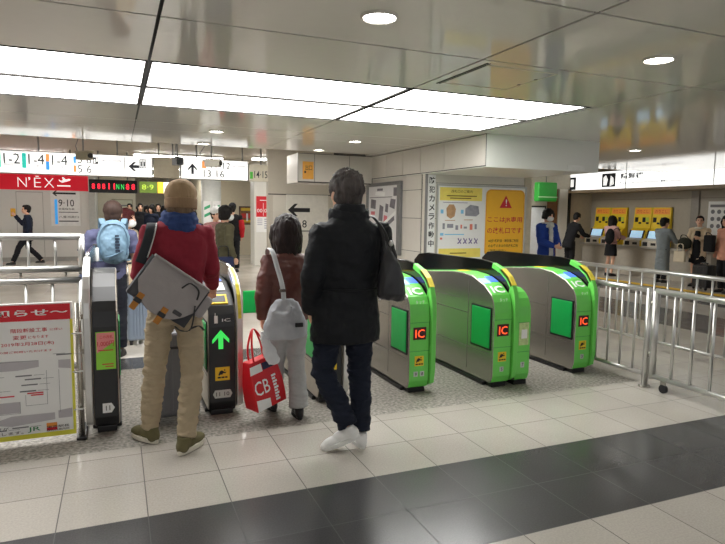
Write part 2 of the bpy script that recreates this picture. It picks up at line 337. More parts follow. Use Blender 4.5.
# ------------------------------------------------------------------ ticket gates
BODY = [(.06,.035),(.02,.05),(0,.105),(0,.66),(.015,.75),(.05,.81),(.16,.885),(.36,.95),(.55,.965),(.75,.955),(1.75,.86),(1.83,.82),(1.86,.74),(1.86,.12),(1.82,.035)]
RIMP = [(.05,.045),(-.012,.08),(-.03,.20),(-.03,.72),(-.014,.81),(.02,.89),(.08,.96),(.18,1.02),(.32,1.062)]
def offset_in(p, d):
    out = []
    for i in range(len(p)):
        a = V(p[max(i-1, 0)]); c = V(p[min(i+1, len(p)-1)]); t = (c-a).normalized(); out.append((p[i][0]+t.y*d, p[i][1]-t.x*d))
    return out
def gate(label, x, y, face, side, rim, hood=1, w=.19, extra=None, h=1.):
    t = thing('ticket_gate', label, 'ticket gate', (x, y, 0), 0, 'automatic ticket gates'); hw = w/2
    S = MX.Diagonal((1,1,h,1))
    b = new(); prism(b, BODY, -hw, hw, 1, 0); obj('body', b, [face, side], t, .012, seg=3)
    b = new(); bx(b, -hw+.02, hw-.02, .03, 1.8, 0, .04); bx(b, -hw-.012, hw+.012, .12, 1.75, 0, .03); obj('plinth', b, BLACK, t, .006)
    s = hood; x0, x1 = (hw+.001, hw+.046) if s > 0 else (-hw-.046, -hw-.001)
    inn = offset_in(RIMP, .05)
    b = new(); prism(b, RIMP + inn[::-1], x0, x1); obj('hood_rim', b, rim, t, .006)
    top = [(.32,1.062),(.5,1.078),(1.55,1.07),(1.75,1.045),(1.86,.97),(1.86,.80)]
    b = new(); prism(b, inn[5:] + top + [(1.86,.6),(.10,.6),(.04,.7)], x0+.008, x1-.008); obj('hood_screen', b, M('smoked black screen', (16,16,17), .12, var=.05), t, .004)
    b = new(); prism(b, [(.03,.09)]+inn[2:6]+[(.10,.75),(.12,.6),(1.86,.6),(1.86,.09)], x0+.006, x1-.006); obj('hood_panel', b, rim if rim is GREEN else side, t)
    # retractable flap housing on the passage side, seams of the steel side
    for sx in (-1, 1):
        xs = sx*(hw+.001)
        b = new(); bx(b, min(xs, xs+sx*.006), max(xs, xs+sx*.006),   .03, .34, .325, .70); f = obj('flap_housing', b, BLACK, t, .01)
        b = new(); bx(b, min(xs, xs+sx*.012), max(xs, xs+sx*.012), .045, .325, .342, .685); obj('flap', b, DGREEN, f, .008)
        b = new()
        for a in ((.40, 1.84, .60, .604), (.55, 1.84, .72, .723), (.06, 1.84, .29, .293)): bx(b, xs-.001, xs+.001, *a)
        bx(b, xs-.001, xs+.001, .40, .403, .09, .9); obj('panel_seam', b, M('steel seam', (96,92,86), .5), t)
        b = new(); bx(b, xs-.002, xs+.002, 1.2, 1.3, .78, .81); obj('side_vent', b, DKGREY, t, .004)
    return t
def slope_piece(t, name, x0, x1, u0, u1, mat, th=.004, i=6, bev=.002):
    """thin plate lying on the sloping top between two profile points"""
    a, c = V(BODY[i]), V(BODY[i+1]); n = V((-(c-a).y, (c-a).x)).normalized(); p, q = a.lerp(c, u0), a.lerp(c, u1)
    b = new(); prism(b, [tuple(p-n*.004), tuple(q-n*.004), tuple(q+n*th), tuple(p+n*th)], x0, x1); return obj(name, b, mat, t, bev)
def slope_text(t, s, u, h, w, mat, i=5, x=0.):
    a, c = V(BODY[i]), V(BODY[i+1]); d = (c-a).normalized(); p = a.lerp(c, u); n = V((-d.y, d.x))
    b = new(); txt(b, s, x, 0, h, w, center=True, bold=.03)
    for v in b.verts: v.co = V((v.co.x, p.x+d.x*v.co.z+n.x*.007, p.y+d.y*v.co.z+n.y*.007))
    return obj('lettering', b, mat, t)
LEDR = M('orange red led', (255,84,40), .5, emit=1.6, var=0); LEDB = M('dark red display', (70,14,12), .3)
SCRN = M('blue screen', (70,110,235), .3, emit=.9, var=.25, scale=30); SCRL = M('pale blue screen', (150,190,240), .3, emit=.9, var=.2, scale=40)
def sticker(t, z, w=.085, h=.085, x=0.):
    b = new(); bx(b, x-w/2, x+w/2, -.004, 0, z-h/2, z+h/2); s = obj('warning_sticker', b, YELLOW, t, .002)
    pic = [('^', [(x-.02, z+.02), (x-.005, z+.027), (x+.018, z+.012), (x+.03, z+.018), (x+.02, z+.002), (x+.004, z+.006), (x-.002, z-.006), (x-.014, z-.004), (x-.026, z-.014), (x-.03, z-.006)]), ('#', x+.01, x+.02, z+.022, z+.032)]
    pic += [('#', x-.035, x-.012, z-.032, z-.02), ('#', x-.008, x+.014, z-.032, z-.02), ('#', x+.018, x+.035, z-.032, z-.02)]
    lettering(s, INK, pic, -.005, 'pictogram')
def number(t, items, z):
    for s, x in items:
        b = new(); bx(b, x-.02, x+.02, -.003, 0, z-.022, z+.022); p = obj('number_plate', b, M('silver plate', (200,206,200), .4), t, .004)
        b = new(); txt(b, s, x, z-.014, .028, None, y=-.0045, center=True); obj('numeral', b, INK, p)
def green_gate(label, x, y, nums, led=True):
    t = gate(label, x, y, GREEN, STEEL, GREEN, 1)
    for n, z in (('seam', .60), ('seam', .36)):
        b = new(); bx(b, -.095, .095, -.002, .004, z-.0025, z); obj('front_seam', b, INKGR, t)
    slope_text(t, 'IC', .12, .09, .125, INKW, i=5)
    b = new(); txt(b, 'タッチ', 0, .755, .03, .085, y=-.004, center=True); o = obj('lettering', b, INKW, t)
    for v in o.data.vertices: v.co.y += .013*(v.co.z-.75)/.05
    b = new(); bx(b, -.06, .06, -.004, 0, .455, .56); d = obj('entry_display', b, LEDB, t, .003)
    b = new(); txt(b, 'IC', 0, .472, .07, .085, y=-.006, center=True); obj('lettering', b, LEDR, d)
    sticker(t, .275); number(t, nums, .165)
    slope_piece(t, 'display', -.08, -.005, .12, .6, SCRL); slope_piece(t, 'display', .01, .088, .25, .8, SCRN)
    slope_piece(t, 'ticket_slot', -.03, .03, .1, .8, YELLOW, .006, i=8)
    b = new(); prism(b, [(p[0]-.002, p[1]+.001) for p in RIMP[5:8]] + [(p[0]+.02, p[1]-.02) for p in RIMP[5:8][::-1]], .096, .143); obj('rim_tape', b, M('yellow rim tape', (226,206,70), .4), t)
    return t
g = green_gate('green ticket gate numbered 9 and 8, beside the man in the black coat', 2.295, 4.23, (('9', -.03), ('8', .03)))
g = green_gate('double green ticket gate numbered 5 and 7, widest of the green ones', 3.045, 4.12, (('5', 0),))
SEC = [(.06,.035),(.02,.05),(0,.105),(0,.62),(.01,.70),(.04,.77),(.09,.82),(.16,.85),(.30,.86),(1.5,.84),(1.57,.80),(1.6,.7),(1.6,.12),(1.56,.035)]
b = new(); prism(b, SEC, .146, .30, 1, 0); sb = obj('exit_body', b, [GREEN, STEEL], g, .015, seg=3)
for z in (.56, .30): b = new(); bx(b, .15, .296, -.002, .004, z, z+.003); obj('front_seam', b, INKGR, sb)
b = new(); bx(b, .17, .275, -.004, 0, .36, .56); obj('notice', b, M('notice', (196,214,150), .5, var=.3, scale=30), sb, .002)
b = new(); bx(b, .195, .255, -.006, -.003, .42, .50); obj('notice_label', b, PAPER, sb)
b = new(); bx(b, .2, .24, -.003, 0, .16, .21); p = obj('number_plate', b, MATS['silver plate'], sb, .004)
b = new(); txt(b, '7', .22, .172, .03, None, y=-.0045, center=True); obj('numeral', b, INK, p)
b = new(); bx(b, .16, .29, .03, 1.56, 0, .04); obj('plinth', b, BLACK, g)
g = green_gate('green ticket gate numbered 3 at the railing end of the row', 4.05, 4.24, (('3', 0),))
BK = M('black gate front', (30,31,33), .35, var=.06)
def black_gate(label, x, y, nums, hood, arrow=True, w=.2):
    t = gate(label, x, y, BK, M('beige steel', (186,178,166), .35, .5), CHROME, hood, w)
    if arrow:
        lettering(t, M('lit green arrow', (60,220,90), .4, emit=.9, var=0), [arrow_up(-.01, .50, .12, .14)], -.004, 'arrow')
        slope_piece(t, 'ticket_slot_rim', -.085, .055, .1, .85, YELLOW, .010, i=5); slope_piece(t, 'ticket_slot', -.07, .04, .22, .72, BLACK, .012, i=5)
        b = new(); txt(b, 'IC', .03, .70, .022, .06, y=-.004, center=True); bx(b, -.055, -.03, -.004, -.003, .69, .745); bx(b, -.05, -.046, -.004, -.003, .74, .765); obj('hand_icon', b, INKW, t)
        slope_piece(t, 'ic_reader', -.07, .06, .2, .85, M('white reader', (215,218,220), .3), .006); slope_piece(t, 'display', -.07, .06, .1, .7, SCRN, .005, i=7)
        b = new(); prism(b, [(p[0]-.002, p[1]+.002) for p in RIMP[3:9]] + [(p[0]+.02, p[1]-.02) for p in RIMP[3:9][::-1]], (w/2+.012), (w/2+.036)); obj('rim_tape', b, M('yellow rim sticker', (236,206,60), .4, var=.3, scale=25), t)
        sticker(t, .315, .105, .1)
    return t
bz = black_gate('black ticket gate with lit green arrow, under the right hand in maroon sleeve', .685, 4.25, None, 1)
b = new(); poly(b, [(-.07,.165),(-.055,.195),(.055,.195),(.07,.165),(.055,.135),(-.055,.135)], -.003); pl = obj('number_plate', b, MATS['silver plate'], bz)
b = new(); txt(b, '11 10', 0, .15, .03, .095, y=-.005, center=True); obj('numeral', b, INK, pl)
bz = black_gate('black ticket gate half hidden behind the legs of the man in the black coat', 1.52, 4.25, None, 1)
b = new(); poly(b, [(-.07,.165),(-.055,.195),(.055,.195),(.07,.165),(.055,.135),(-.055,.135)], -.003); pl = obj('number_plate', b, MATS['silver plate'], bz)
b = new(); txt(b, '10 9', 0, .15, .03, .09, y=-.005, center=True); obj('numeral', b, INK, pl)
bz = black_gate('black ticket gate with a pink and green notice, next to the notice board', -.092, 4.17, None, -1, False, .16)
bz.scale.z = 1.1
b = new(); bx(b, -.055, .065, -.004, 0, .40, .63); nt = obj('notice', b, M('lime notice', (150,222,70), .5, var=.04), bz, .002)
b = new(); poly(b, [(-.05,.50),(-.05,.625),(.06,.625),(.06,.57)], -.005); obj('notice_band', b, M('pink notice', (238,150,150), .5), nt)
lettering(nt, INKR, [('この改札', -.03, .59, .02, dict(w=.08)), ('1,000円', -.045, .54, .035, dict(w=.10)), ('#', -.04, .05, .515, .521), ('#', -.02, .05, .43, .436), ('#', .0, .05, .415, .421)], -.007)
b = new(); poly(b, [(-.025,.13),(-.025,.19),(.03,.19),(.05,.16),(.03,.13)], -.003); pl = obj('number_plate', b, INKW, bz)
b = new(); txt(b, '11', .008, .145, .03, None, y=-.005, center=True); obj('numeral', b, INK, pl)
# barrier flap standing across the passage
t = thing('barrier_flap', 'bright green barrier flap closing the passage beside the woman in the brown jacket', 'barrier flap', (.86, 6.14, 0))
b = new(); bx(b, 0, .31, -.012, .012, .42, .66); obj('panel', b, DGREEN, t, .01); b = new(); rod(b, (0,0,.40), (0,0,.68), .016); obj('hinge', b, BLACK, t)
t = thing('barrier_flap', 'green barrier flap half hidden behind the woman in the brown jacket', 'barrier flap', (1.38, 6.14, 0))
b = new(); bx(b, -.17, 0, -.012, .012, .42, .66); obj('panel', b, DGREEN, t, .01); b = new(); rod(b, (0,0,.40), (0,0,.68), .016); obj('hinge', b, BLACK, t)

# ------------------------------------------------------------------ railings
def rail(t, p0, p1, r, name='rail', m=CHROME): b = new(); rod(b, p0, p1, r, 14); return obj(name, b, m, t)
t = thing('railing', 'fixed steel railing between the last green gate and the swing gate', 'railing', (4.275, 3.71, 0))
rail(t, (0,0,.862), (0,.8,.862), .025, 'top_rail'); rail(t, (0,.03,.115), (0,.8,.115), .018, 'bottom_rail'); rail(t, (0,0,0), (0,0,.875), .027, 'post')
for k in range(5): rail(t, (0,.14+k*.15,.115), (0,.14+k*.15,.85), .011, 'bar')
b = new(); rod(b, (0,0,0), (0,0,.012), .05, 20); obj('base_plate', b, STEEL, t)
t = thing('swing_gate', 'steel swing gate on a caster wheel, standing beside the railing post', 'gate', (4.265, 3.63, 0))
rail(t, (0,0,.10), (0,0,.862), .03, 'end_post'); rail(t, (0,0,.862), (0,-1.7,.862), .027, 'top_rail'); rail(t, (0,0,.12), (0,-1.7,.12), .022, 'bottom_rail')
for k in range(9): rail(t, (0,-.19-k*.175,.12), (0,-.19-k*.175,.85), .013, 'bar')
b = new(); bx(b, -.012, .012, -.14, -.10, .06, .11); c = obj('caster', b, STEEL, t)
b = new(); rod(b, (-.014,-.125,.036), (.014,-.125,.036), .036, 20); obj('wheel', b, RUBBER, c)
for z in (.3, .75): b = new(); rod(b, (0,.035,z-.02), (0,.035,z+.02), .014); obj('hinge', b, STEEL, t)
t = thing('railing', 'long steel railing farther back, before the ticket hall', 'railing', (5.5, 3.2, 0))
rail(t, (0,-.3,.89), (0,3.2,.89), .025, 'top_rail'); rail(t, (0,-.3,.115), (0,3.2,.115), .018, 'bottom_rail')
for k in range(20): rail(t, (0,-.2+k*.172,.115), (0,-.2+k*.172,.88), .011, 'bar')
for y in (-.28, 3.2): rail(t, (0,y,0), (0,y,.90), .027, 'post')
t = thing('railing', 'low steel tube fence behind the notice board, lower of the two', 'railing', (-.28, 5.3, 0))
rail(t, (-1.75,0,.918), (0,0,.918), .028, 'top_rail'); rail(t, (0,0,0), (0,0,.92), .028, 'post'); rail(t, (-1.2,0,0), (-1.2,0,.92), .028, 'post'); rail(t, (-1.7,0,.2), (0,0,.2), .02, 'bottom_rail')
for k in range(8): rail(t, (-.21-.19*k,0,.2), (-.21-.19*k,0,.9), .011, 'bar')
for z in (.33, .62): rail(t, (-.04,-.02,z), (.0,-.05,z), .02, 'bracket', STEEL)
t = thing('railing', 'added steel tube frame standing on top of the low fence', 'railing', (-.27, 5.3, .9475))
rail(t, (-1.75,0,.065), (0,0,.065), .028, 'bottom_rail'); rail(t, (-1.75,0,.325), (0,0,.325), .028, 'top_rail'); rail(t, (0,0,.02), (0,0,.345), .026, 'post')
for k in range(4): rail(t, (-.19-.19*k,0,.065), (-.19-.19*k,0,.32), .011, 'bar')
for x in (-.12, -.44, -1.0): rail(t, (x,0,.001), (x,0,.05), .009, 'pin', STEEL)

# ------------------------------------------------------------------ notice board on the floor
t = thing('notice_board', 'large floor notice board with red header and station floor plan', 'notice board', (-.275, 4.12, 0))
b = new(); bx(b, -1.0, 0, 0, .018, .045, .91, 0); obj('panel', b, M('board white', (238,238,236), .4, var=.015), t, .003)
b = new(); bx(b, -1.0, -.012, -.003, 0, .80, .90); obj('header', b, REDF, t)
b = new(); bx(b, -1.0, 0, -.003, 0, .045, .075); bx(b, -.016, 0, -.003, 0, .075, .80); obj('border', b, M('yellow border', (226,220,70), .4), t)
lettering(t, INKW, [('お知らせ～', -.54, .829, .044, dict(w=.515, bold=.02))], -.005)
lettering(t, INKR, [('変更のお知らせー', -.78, .728, .024, dict(w=.36)), ('階段新設工事', -.345, .728, .026, dict(w=.2)), ('に伴い', -.13, .732, .016, dict(w=.07)), ('位置が', -.66, .685, .026, dict(w=.22)), ('変更', -.335, .685, .026, dict(w=.075)), ('になります', -.25, .688, .018, dict(w=.11)), ('期間', -.55, .64, .028, dict(w=.10)), ('2019年2月28日(木)', -.40, .64, .028, dict(w=.29)), ('※4:30～終日の間ご利用いただけます', -.56, .60, .014, dict(w=.44))], -.002)
PG = M('plan grey', (188,184,188), .5, var=.03)
b = new()
poly(b, [(-.9,.49),(-.9,.57),(-.2,.545),(-.2,.505),(-.32,.49)], -.002); poly(b, [(-.09,.49),(-.09,.54),(-.02,.54),(-.02,.48)], -.002); poly(b, [(-.47,.22),(-.47,.29),(-.31,.29),(-.31,.22)], -.002); poly(b, [(-.5,.16),(-.36,.2),(-.12,.2),(-.12,.155),(-.36,.135)], -.002); poly(b, [(-.1,.16),(-.02,.16),(-.02,.22),(-.1,.21)], -.002); poly(b, [(-.9,.2),(-.55,.2),(-.55,.27),(-.9,.27)], -.002)
obj('plan_rooms', b, PG, t)
ln = [('#', -.9, -.2, .571-.026, .573-.026), ('#', -.16, -.158, .26, .48), ('#', -.09, -.088, .2, .48), ('#', -.28, -.16, .26, .262), ('#', -.28, -.278, .26, .33), ('#', -.12, -.05, .58, .582), ('#', -.9, -.31, .215, .217), ('#', -.312, -.31, .215, .29), ('#', -.9, -.5, .13, .132)]
for k, (x, z) in enumerate(((-.33,.45), (-.3,.39), (-.31,.35), (-.55,.45), (-.52,.36), (-.62,.40), (-.1,.57), (-.48,.11), (-.36,.12), (-.28,.425))): ln += [('#', x, x+.09, z, z+.008), ('#', x+.1, x+.16, z+.003, z+.005)]
lettering(t, INKG, ln, -.003, 'plan_lines')
lettering(t, INKR, [('#', -.44, -.34, .325, .333), ('#', -.27, -.18, .335, .343), ('#', -.25, -.18, .322, .33), ('#', -.17, -.11, .085, .105)], -.003, 'plan_marks')
lettering(t, M('orange mark', (238,150,60), .5), [('#', -.17, -.11, .108, .135)], -.003, 'plan_mark')
lettering(t, INK, [('ご迷惑をおかけいたしますが', -.80, .115, .02, dict(w=.42)), ('ご協力をお願い致します。', -.72, .083, .02, dict(w=.42)), ('東京駅長', -.17, .10, .016, dict(w=.13)), ('改札口案内所', -.17, .08, .014, dict(w=.13))], -.004)
lettering(t, INKGR, [('JR', -.275, .085, .035, dict(w=.07))], -.004)
for x in (.03, -.97): rail(t, (x,.03,0), (x,.03,.90), .019, 'post', STEEL); b = new(); bx(b, x-.03, x+.03, -.02, .28, 0, .02); obj('foot', b, BLACK, t, .004)
for z in (.2, .45, .7): b = new(); bx(b, -.01, .05, -.004, .005, z, z+.008); obj('cable_tie', b, M('clear tie', (220,220,215), .4), t)
# ------------------------------------------------------------------ hanging signs
LIT = M('lit sign face', (252,252,250), .5, emit=.72, var=0.); FRAME = M('sign frame', (150,150,148), .35, .6)
TEAL = M('teal square', (40,196,180), .5, emit=.5); ORG = M('orange square', (245,150,80), .5, emit=.5); BLU = M('blue square', (50,150,225), .5, emit=.5); SINK = M('sign ink', (40,42,52), .6); SGRY = M('sign grey ink', (178,176,190), .6)
def hang(t, xs, z0, z1, y=.08):
    for x in xs: b = new(); rod(b, (x,y,z0), (x,y,z1), .015); obj('hanger', b, FRAME, t)
t = thing('hanging_sign', 'long white lit platform sign with 1-2 and 5-6 and a left arrow', 'sign', (-1.85, 12, 2.1))
b = new(); bx(b, -1.2, 2.52, 0, .16, 0, .40); obj('housing', b, FRAME, t, .008); b = new(); bx(b, -1.18, 2.5, -.004, 0, .012, .388); obj('face', b, LIT, t)
hang(t, (-.9, .6, 1.9), .4, .68)
X = lambda px: -.012 + px*2.51/152
its = [('1-2', X(4.5), .17, .18, dict(w=.25, bold=.0)), ('1-4', X(27.5), .17, .18, dict(w=.25, bold=.0)), ('1-4', X(50), .17, .18, dict(w=.25, bold=.0)), ('5·6', X(75), .22, .14, dict(w=.23, bold=.0)), ('5·6', X(75), .05, .14, dict(w=.23, bold=.0)), ('#', X(123), X(123.7), .03, .37), arrow_left(X(127), .20, .19, .17), ('#', X(139), X(139.8), .18, .34), ('#', X(139), X(146), .33, .34), ('#', X(139), X(146), .18, .19), ('#', X(145.4), X(146), .18, .34), ('#', X(142.2), X(142.8), .18, .34), ('#', X(140.3), X(141.7), .21, .30), ('#', X(143.3), X(144.9), .21, .30), ('#', X(90.5), X(96), .22, .34)]
lettering(t, SINK, its, -.006)
lettering(t, LIT, [('#', X(91.5), X(93), .235, .30), ('#', X(93.8), X(95.3), .26, .33)], -.007, 'pictogram_detail')
its = [('中央線', X(5), .12, .05), ('京浜東北線', X(28), .12, .05), ('山手線', X(52), .12, .05), ('東海道線', X(99), .26, .05, dict(w=.35)), ('Tokaido Line', X(99), .17, .03, dict(w=.35)), ('精算所', X(139), .09, .04, dict(w=.12))]
lettering(t, SGRY, its, -.006)
for nm, m, a in (('teal_block', TEAL, (0, 2, .10, .36)), ('teal_block', TEAL, (21.5, 25.5, .10, .36)), ('orange_block', ORG, (44, 47.5, .23, .36)), ('blue_block', BLU, (44, 47.5, .08, .23)), ('blue_block', BLU, (71, 73.5, .22, .34)), ('orange_block', ORG, (71, 73.5, .06, .18))):
    lettering(t, m, [('#', X(a[0]), X(a[1]), a[2], a[3])], -.0065, nm)
t = thing('hanging_sign', 'blank beige sign box between the two white platform signs', 'sign', (.685, 12.02, 2.1))
b = new(); bx(b, 0, .47, 0, .14, .01, .40); obj('housing', b, M('beige sign box', (170,160,140), .5), t, .006); hang(t, (.1, .36), .4, .68)
t = thing('hanging_sign', 'white lit platform sign with an up arrow and 13-16', 'sign', (1.19, 12, 2.1))
b = new(); bx(b, -.02, 1.31, 0, .16, 0, .40); obj('housing', b, FRAME, t, .008); b = new(); bx(b, 0, 1.29, -.004, 0, .012, .388); obj('face', b, LIT, t); hang(t, (.3, 1.2), .4, .68)
lettering(t, SINK, [arrow_up(.21, .10, .17, .21), ('11-12', .56, .22, .13, dict(w=.38, bold=.0)), ('13·16', .42, .05, .14, dict(w=.4, bold=.0))], -.006)
lettering(t, SGRY, [('総武線', .98, .25, .06, dict(w=.26)), ('京葉線 Keiyo', .86, .08, .05, dict(w=.40))], -.006); lettering(t, ORG, [('#', .39, .47, .22, .36)], -.0065, 'orange_block')
t = thing('hanging_sign', 'beige unlit platform sign with green block and 14-15', 'sign', (2.51, 12, 2.1))
b = new(); bx(b, 0, .62, .02, .12, .0, .34); obj('housing', b, M('cream sign', (226,218,200), .5), t, .006); hang(t, (.26,), .34, .68)
lettering(t, SINK, [('14·15', .11, .07, .14, dict(w=.27)), ('京葉線', .41, .12, .06, dict(w=.14)), ('#', .41, .56, .085, .097)], .018); lettering(t, M('green block', (90,200,70), .5), [('#', .02, .08, .05, .19)], .017, 'green_block')
# red airport express sign
t = thing('hanging_sign', 'red hanging sign with white letters and an aeroplane symbol', 'sign', (-2.3, 14.5, 1.885))
b = new(); bx(b, -.6, 1.74, 0, .14, 0, .36); obj('housing', b, M('red sign face', (222,20,44), .35, emit=.35, var=.02), t, .006); hang(t, (0, 1.4), .36, .9)
ox = .06
lettering(t, M('lit white letter', (255,250,250), .4, emit=.8, var=0), [('N', ox+.32, .06, .2, dict(w=.17, bold=-.02)), ('’', ox+.52, .2, .07, dict(w=.04)), ('E', ox+.63, .06, .2, dict(w=.13, bold=-.02)), ('#', ox+.66, ox+.72, .285, .30), ('X', ox+.82, .06, .2, dict(w=.19, bold=-.02)),
   ('#', ox+1.07, ox+1.33, .09, .115), ('^', [(ox+1.12,.2), (ox+1.17,.17), (ox+1.32,.22), (ox+1.34,.25), (ox+1.3,.26), (ox+1.24,.24), (ox+1.2,.29), (ox+1.17,.29), (ox+1.19,.225), (ox+1.14,.21), (ox+1.12,.235), (ox+1.1,.235)])], -.004)
t = thing('departure_board', 'black led departure board with red and green characters, next to the red sign', 'display board', (-.54, 14.45, 1.86))
b = new(); bx(b, 0, 1.0, 0, .16, 0, .29); obj('housing', b, BLACK, t, .006); hang(t, (.2, .8), .29, .92)
lettering(t, M('red led', (255,40,60), .5, emit=2.2, var=0), [('8', .06, .08, .12, dict(w=.06)), ('8', .17, .08, .12, dict(w=.06)), ('8', .27, .08, .12, dict(w=.06)), ('11', .40, .08, .13, dict(w=.13)), ('8', .76, .08, .13, dict(w=.07)), ('8', .88, .08, .13, dict(w=.07))], -.003)
lettering(t, M('green led', (60,200,90), .5, emit=1.5, var=0), [('N', .56, .08, .12, dict(w=.06)), ('N', .66, .08, .12, dict(w=.06))], -.003)
t = thing('hanging_sign', 'small olive green lit sign over the corridor, next to the led board', 'sign', (.56, 16, 1.92))
b = new(); bx(b, 0, .42, 0, .1, 0, .28); obj('housing', b, M('olive sign', (96,120,40), .4, emit=.5), t, .005); hang(t, (.2,), .28, .86)
lettering(t, M('lime sign ink', (190,220,70), .5, emit=.6), [('8·9', .06, .08, .13, dict(w=.28))], -.003)
t = thing('hanging_sign', 'small yellow and white lit sign over the corridor crowd', 'sign', (1.0, 16, 1.92))
b = new(); bx(b, 0, .14, 0, .1, 0, .28, 0); bx(b, .14, .5, 0, .1, 0, .28, 1); obj('housing', b, [M('yellow lit sign', (250,214,60), .4, emit=.8), LIT], t, .005); hang(t, (.25,), .28, .86)
# ceiling cameras
def camera_unit(x, y, z, l, m, col, yaw=.4):
    t = thing('security_camera', l, 'security camera', (x, y, z), yaw, 'security cameras')
    b = new(); rod(b, (0,0,.10), (0,0,2.78-z), .012); rod(b, (0,0,2.77-z), (0,0,2.78-z), .05, 16); obj('mount', b, FRAME, t)
    b = new(); bx(b, -.055, .055, -.14, .10, -.01, .10); bx(b, -.065, .065, -.16, .11, .1, .112); obj('housing', b, m, t, .008)
    b = new(); rod(b, (0,-.165,.045), (0,-.13,.045), .035, 16); obj('lens', b, BLACK, t)
    b = new(); rod(b, (0,.1,.04), (.03,.2,.2), .006, 6); rod(b, (.03,.2,.2), (0,.02,.43), .006, 6); obj('cable', b, INKG, t)
camera_unit(-.42, 8.0+1.6, 2.22, 'beige security camera in front of the left platform sign', M('beige camera', (170,160,138), .4), 0, .7)
camera_unit(.90, 9.65, 2.2, 'black security camera between the two platform signs', DKGREY, 0, .2); camera_unit(1.42, 9.65, 2.20, 'white security camera in front of the up arrow sign', M('white camera', (214,210,200), .4), 0, 1.1)
for k, (y, x0, x1, z, lb) in enumerate(((9.9, -2.6, 2.2, 2.66, 'nearer of the two'), (10.15, -2.6, 2.6, 2.72, 'farther of the two'))):
    o = None; b = new(); rod(b, (x0, y, z), (x1, y+.2, z), .022, 10); o = obj('conduit_pipe', b, M('conduit', (190,184,172), .35, .3)); tag(o, 'thin pale conduit pipe running behind the ceiling edge, ' + lb, 'pipe', 'ceiling conduits')

# ------------------------------------------------------------------ wall posters and notices
def flat(name, label, cat, loc, w, h, mat, rz=0., frame=None, fw=.03, th=.02):
    t = thing(name, label, cat, loc, rz); b = new(); bx(b, 0, w, -th, 0, 0, h); obj('panel', b, mat, t, .003)
    if frame is not None:
        b = new()
        for a in ((-fw, w+fw, -fw, 0), (-fw, w+fw, h, h+fw), (-fw, 0, 0, h), (w, w+fw, 0, h)): bx(b, a[0], a[1], -th-.008, 0, a[2], a[3])
        obj('frame', b, frame, t, .003)
    return t
y0 = 7.885
t = thing('poster_case', 'wide white poster case holding the yellow warning poster and a white leaflet', 'poster case', (4.535, y0, .78))
b = new(); bx(b, 0, 1.62, -.015, 0, 0, 1.14); obj('back_panel', b, PAPER, t, .004)
b = new()
for a in ((-.02, 1.64, -.02, .0), (-.02, 1.64, 1.14, 1.165), (-.02, 0, 0, 1.14), (1.62, 1.64, 0, 1.14)): bx(b, a[0], a[1], -.03, 0, a[2], a[3])
obj('frame', b, M('poster frame', (190,190,186), .35, .4), t, .003)
t = thing('poster', 'white leaflet poster with pale yellow header and small pictures, in the white case', 'poster', (4.56, y0-.0155, .80))
b = new(); bx(b, 0, .76, -.003, 0, 0, 1.10); obj('sheet', b, PAPER, t)
lettering(t, M('pale yellow', (248,226,110), .5), [('#', 0, .76, .90, 1.10)], -.005, 'yellow_band')
lettering(t, MATS['pale yellow'], [('#', 0, .76, .02, .16)], -.005, 'yellow_band')
lettering(t, M('brown ink', (120,92,30), .6), [('改札口のご案内', .20, 1.02, .045, dict(w=.38)), ('#', .12, .66, .965, .98), ('#', .18, .56, .93, .945), ('#', .2, .5, .08, .095)], -.007)
its = [('#', .06, .5, .865, .872)]
for k in range(4): its += [('^', [(.33+k*.1, .24), (.345+k*.1, .255), (.365+k*.1, .27), (.335+k*.1, .31), (.35+k*.1, .325), (.375+k*.1, .28), (.40+k*.1, .32), (.405+k*.1, .30), (.385+k*.1, .265), (.405+k*.1, .235), (.39+k*.1, .23), (.37+k*.1, .255), (.35+k*.1, .23)])]
lettering(t, M('violet ink', (110,96,150), .6), its, -.005, 'symbols')
lettering(t, M('sky blue ink', (130,200,235), .6), [('#', .02, .07, .70, .76), ('#', .38, .43, .70, .76), ('#', .02, .08, .36, .40), ('#', .10, .45, .37, .385)], -.005, 'blue_marks')
lettering(t, M('tan ink', (190,150,110), .6, var=.3), [('^', [(.13,.66), (.12,.78), (.17,.84), (.25,.84), (.29,.77), (.27,.66), (.2,.62)]), ('#', .10, .28, .59, .60), ('#', .44, .6, .6, .61)], -.005, 'picture')
lettering(t, M('salmon ink', (226,130,110), .6), [('#', .38, .41, .47, .53), ('#', .55, .60, .45, .54), ('#', .02, .06, .30, .33)], -.005, 'red_marks')
lettering(t, M('grey picture ink', (150,150,160), .6, var=.3), [('^', [(.46,.67), (.46,.78), (.55,.84), (.70,.82), (.72,.70), (.66,.66)]), ('#', .06, .10, .46, .55), ('#', .14, .25, .48, .54), ('#', .29, .34, .45, .52), ('#', .44, .50, .47, .50), ('#', .64, .68, .46, .54)], -.005, 'picture')
t = thing('poster', 'orange yellow warning poster with red triangle and red lettering', 'poster', (5.385, y0-.017, .80))
def rrect(x0, x1, z0, z1, r, n=6):
    out = []
    for cx, cz, a0 in ((x1-r, z1-r, 0), (x0+r, z1-r, 90), (x0+r, z0+r, 180), (x1-r, z0+r, 270)):
        out += [(cx+r*math.cos(R(a0+90*k/n)), cz+r*math.sin(R(a0+90*k/n))) for k in range(n+1)]
    return out
b = new(); bx(b, 0, .765, -.003, 0, 0, 1.10); obj('sheet', b, PAPER, t)
lettering(t, M('orange rim', (240,170,40), .5), [('^', rrect(.01, .76, .02, 1.09, .09))], -.004, 'orange_border'); lettering(t, M('warm yellow', (250,190,45), .5, var=.03), [('^', rrect(.035, .735, .045, 1.065, .075))], -.005, 'yellow_field')
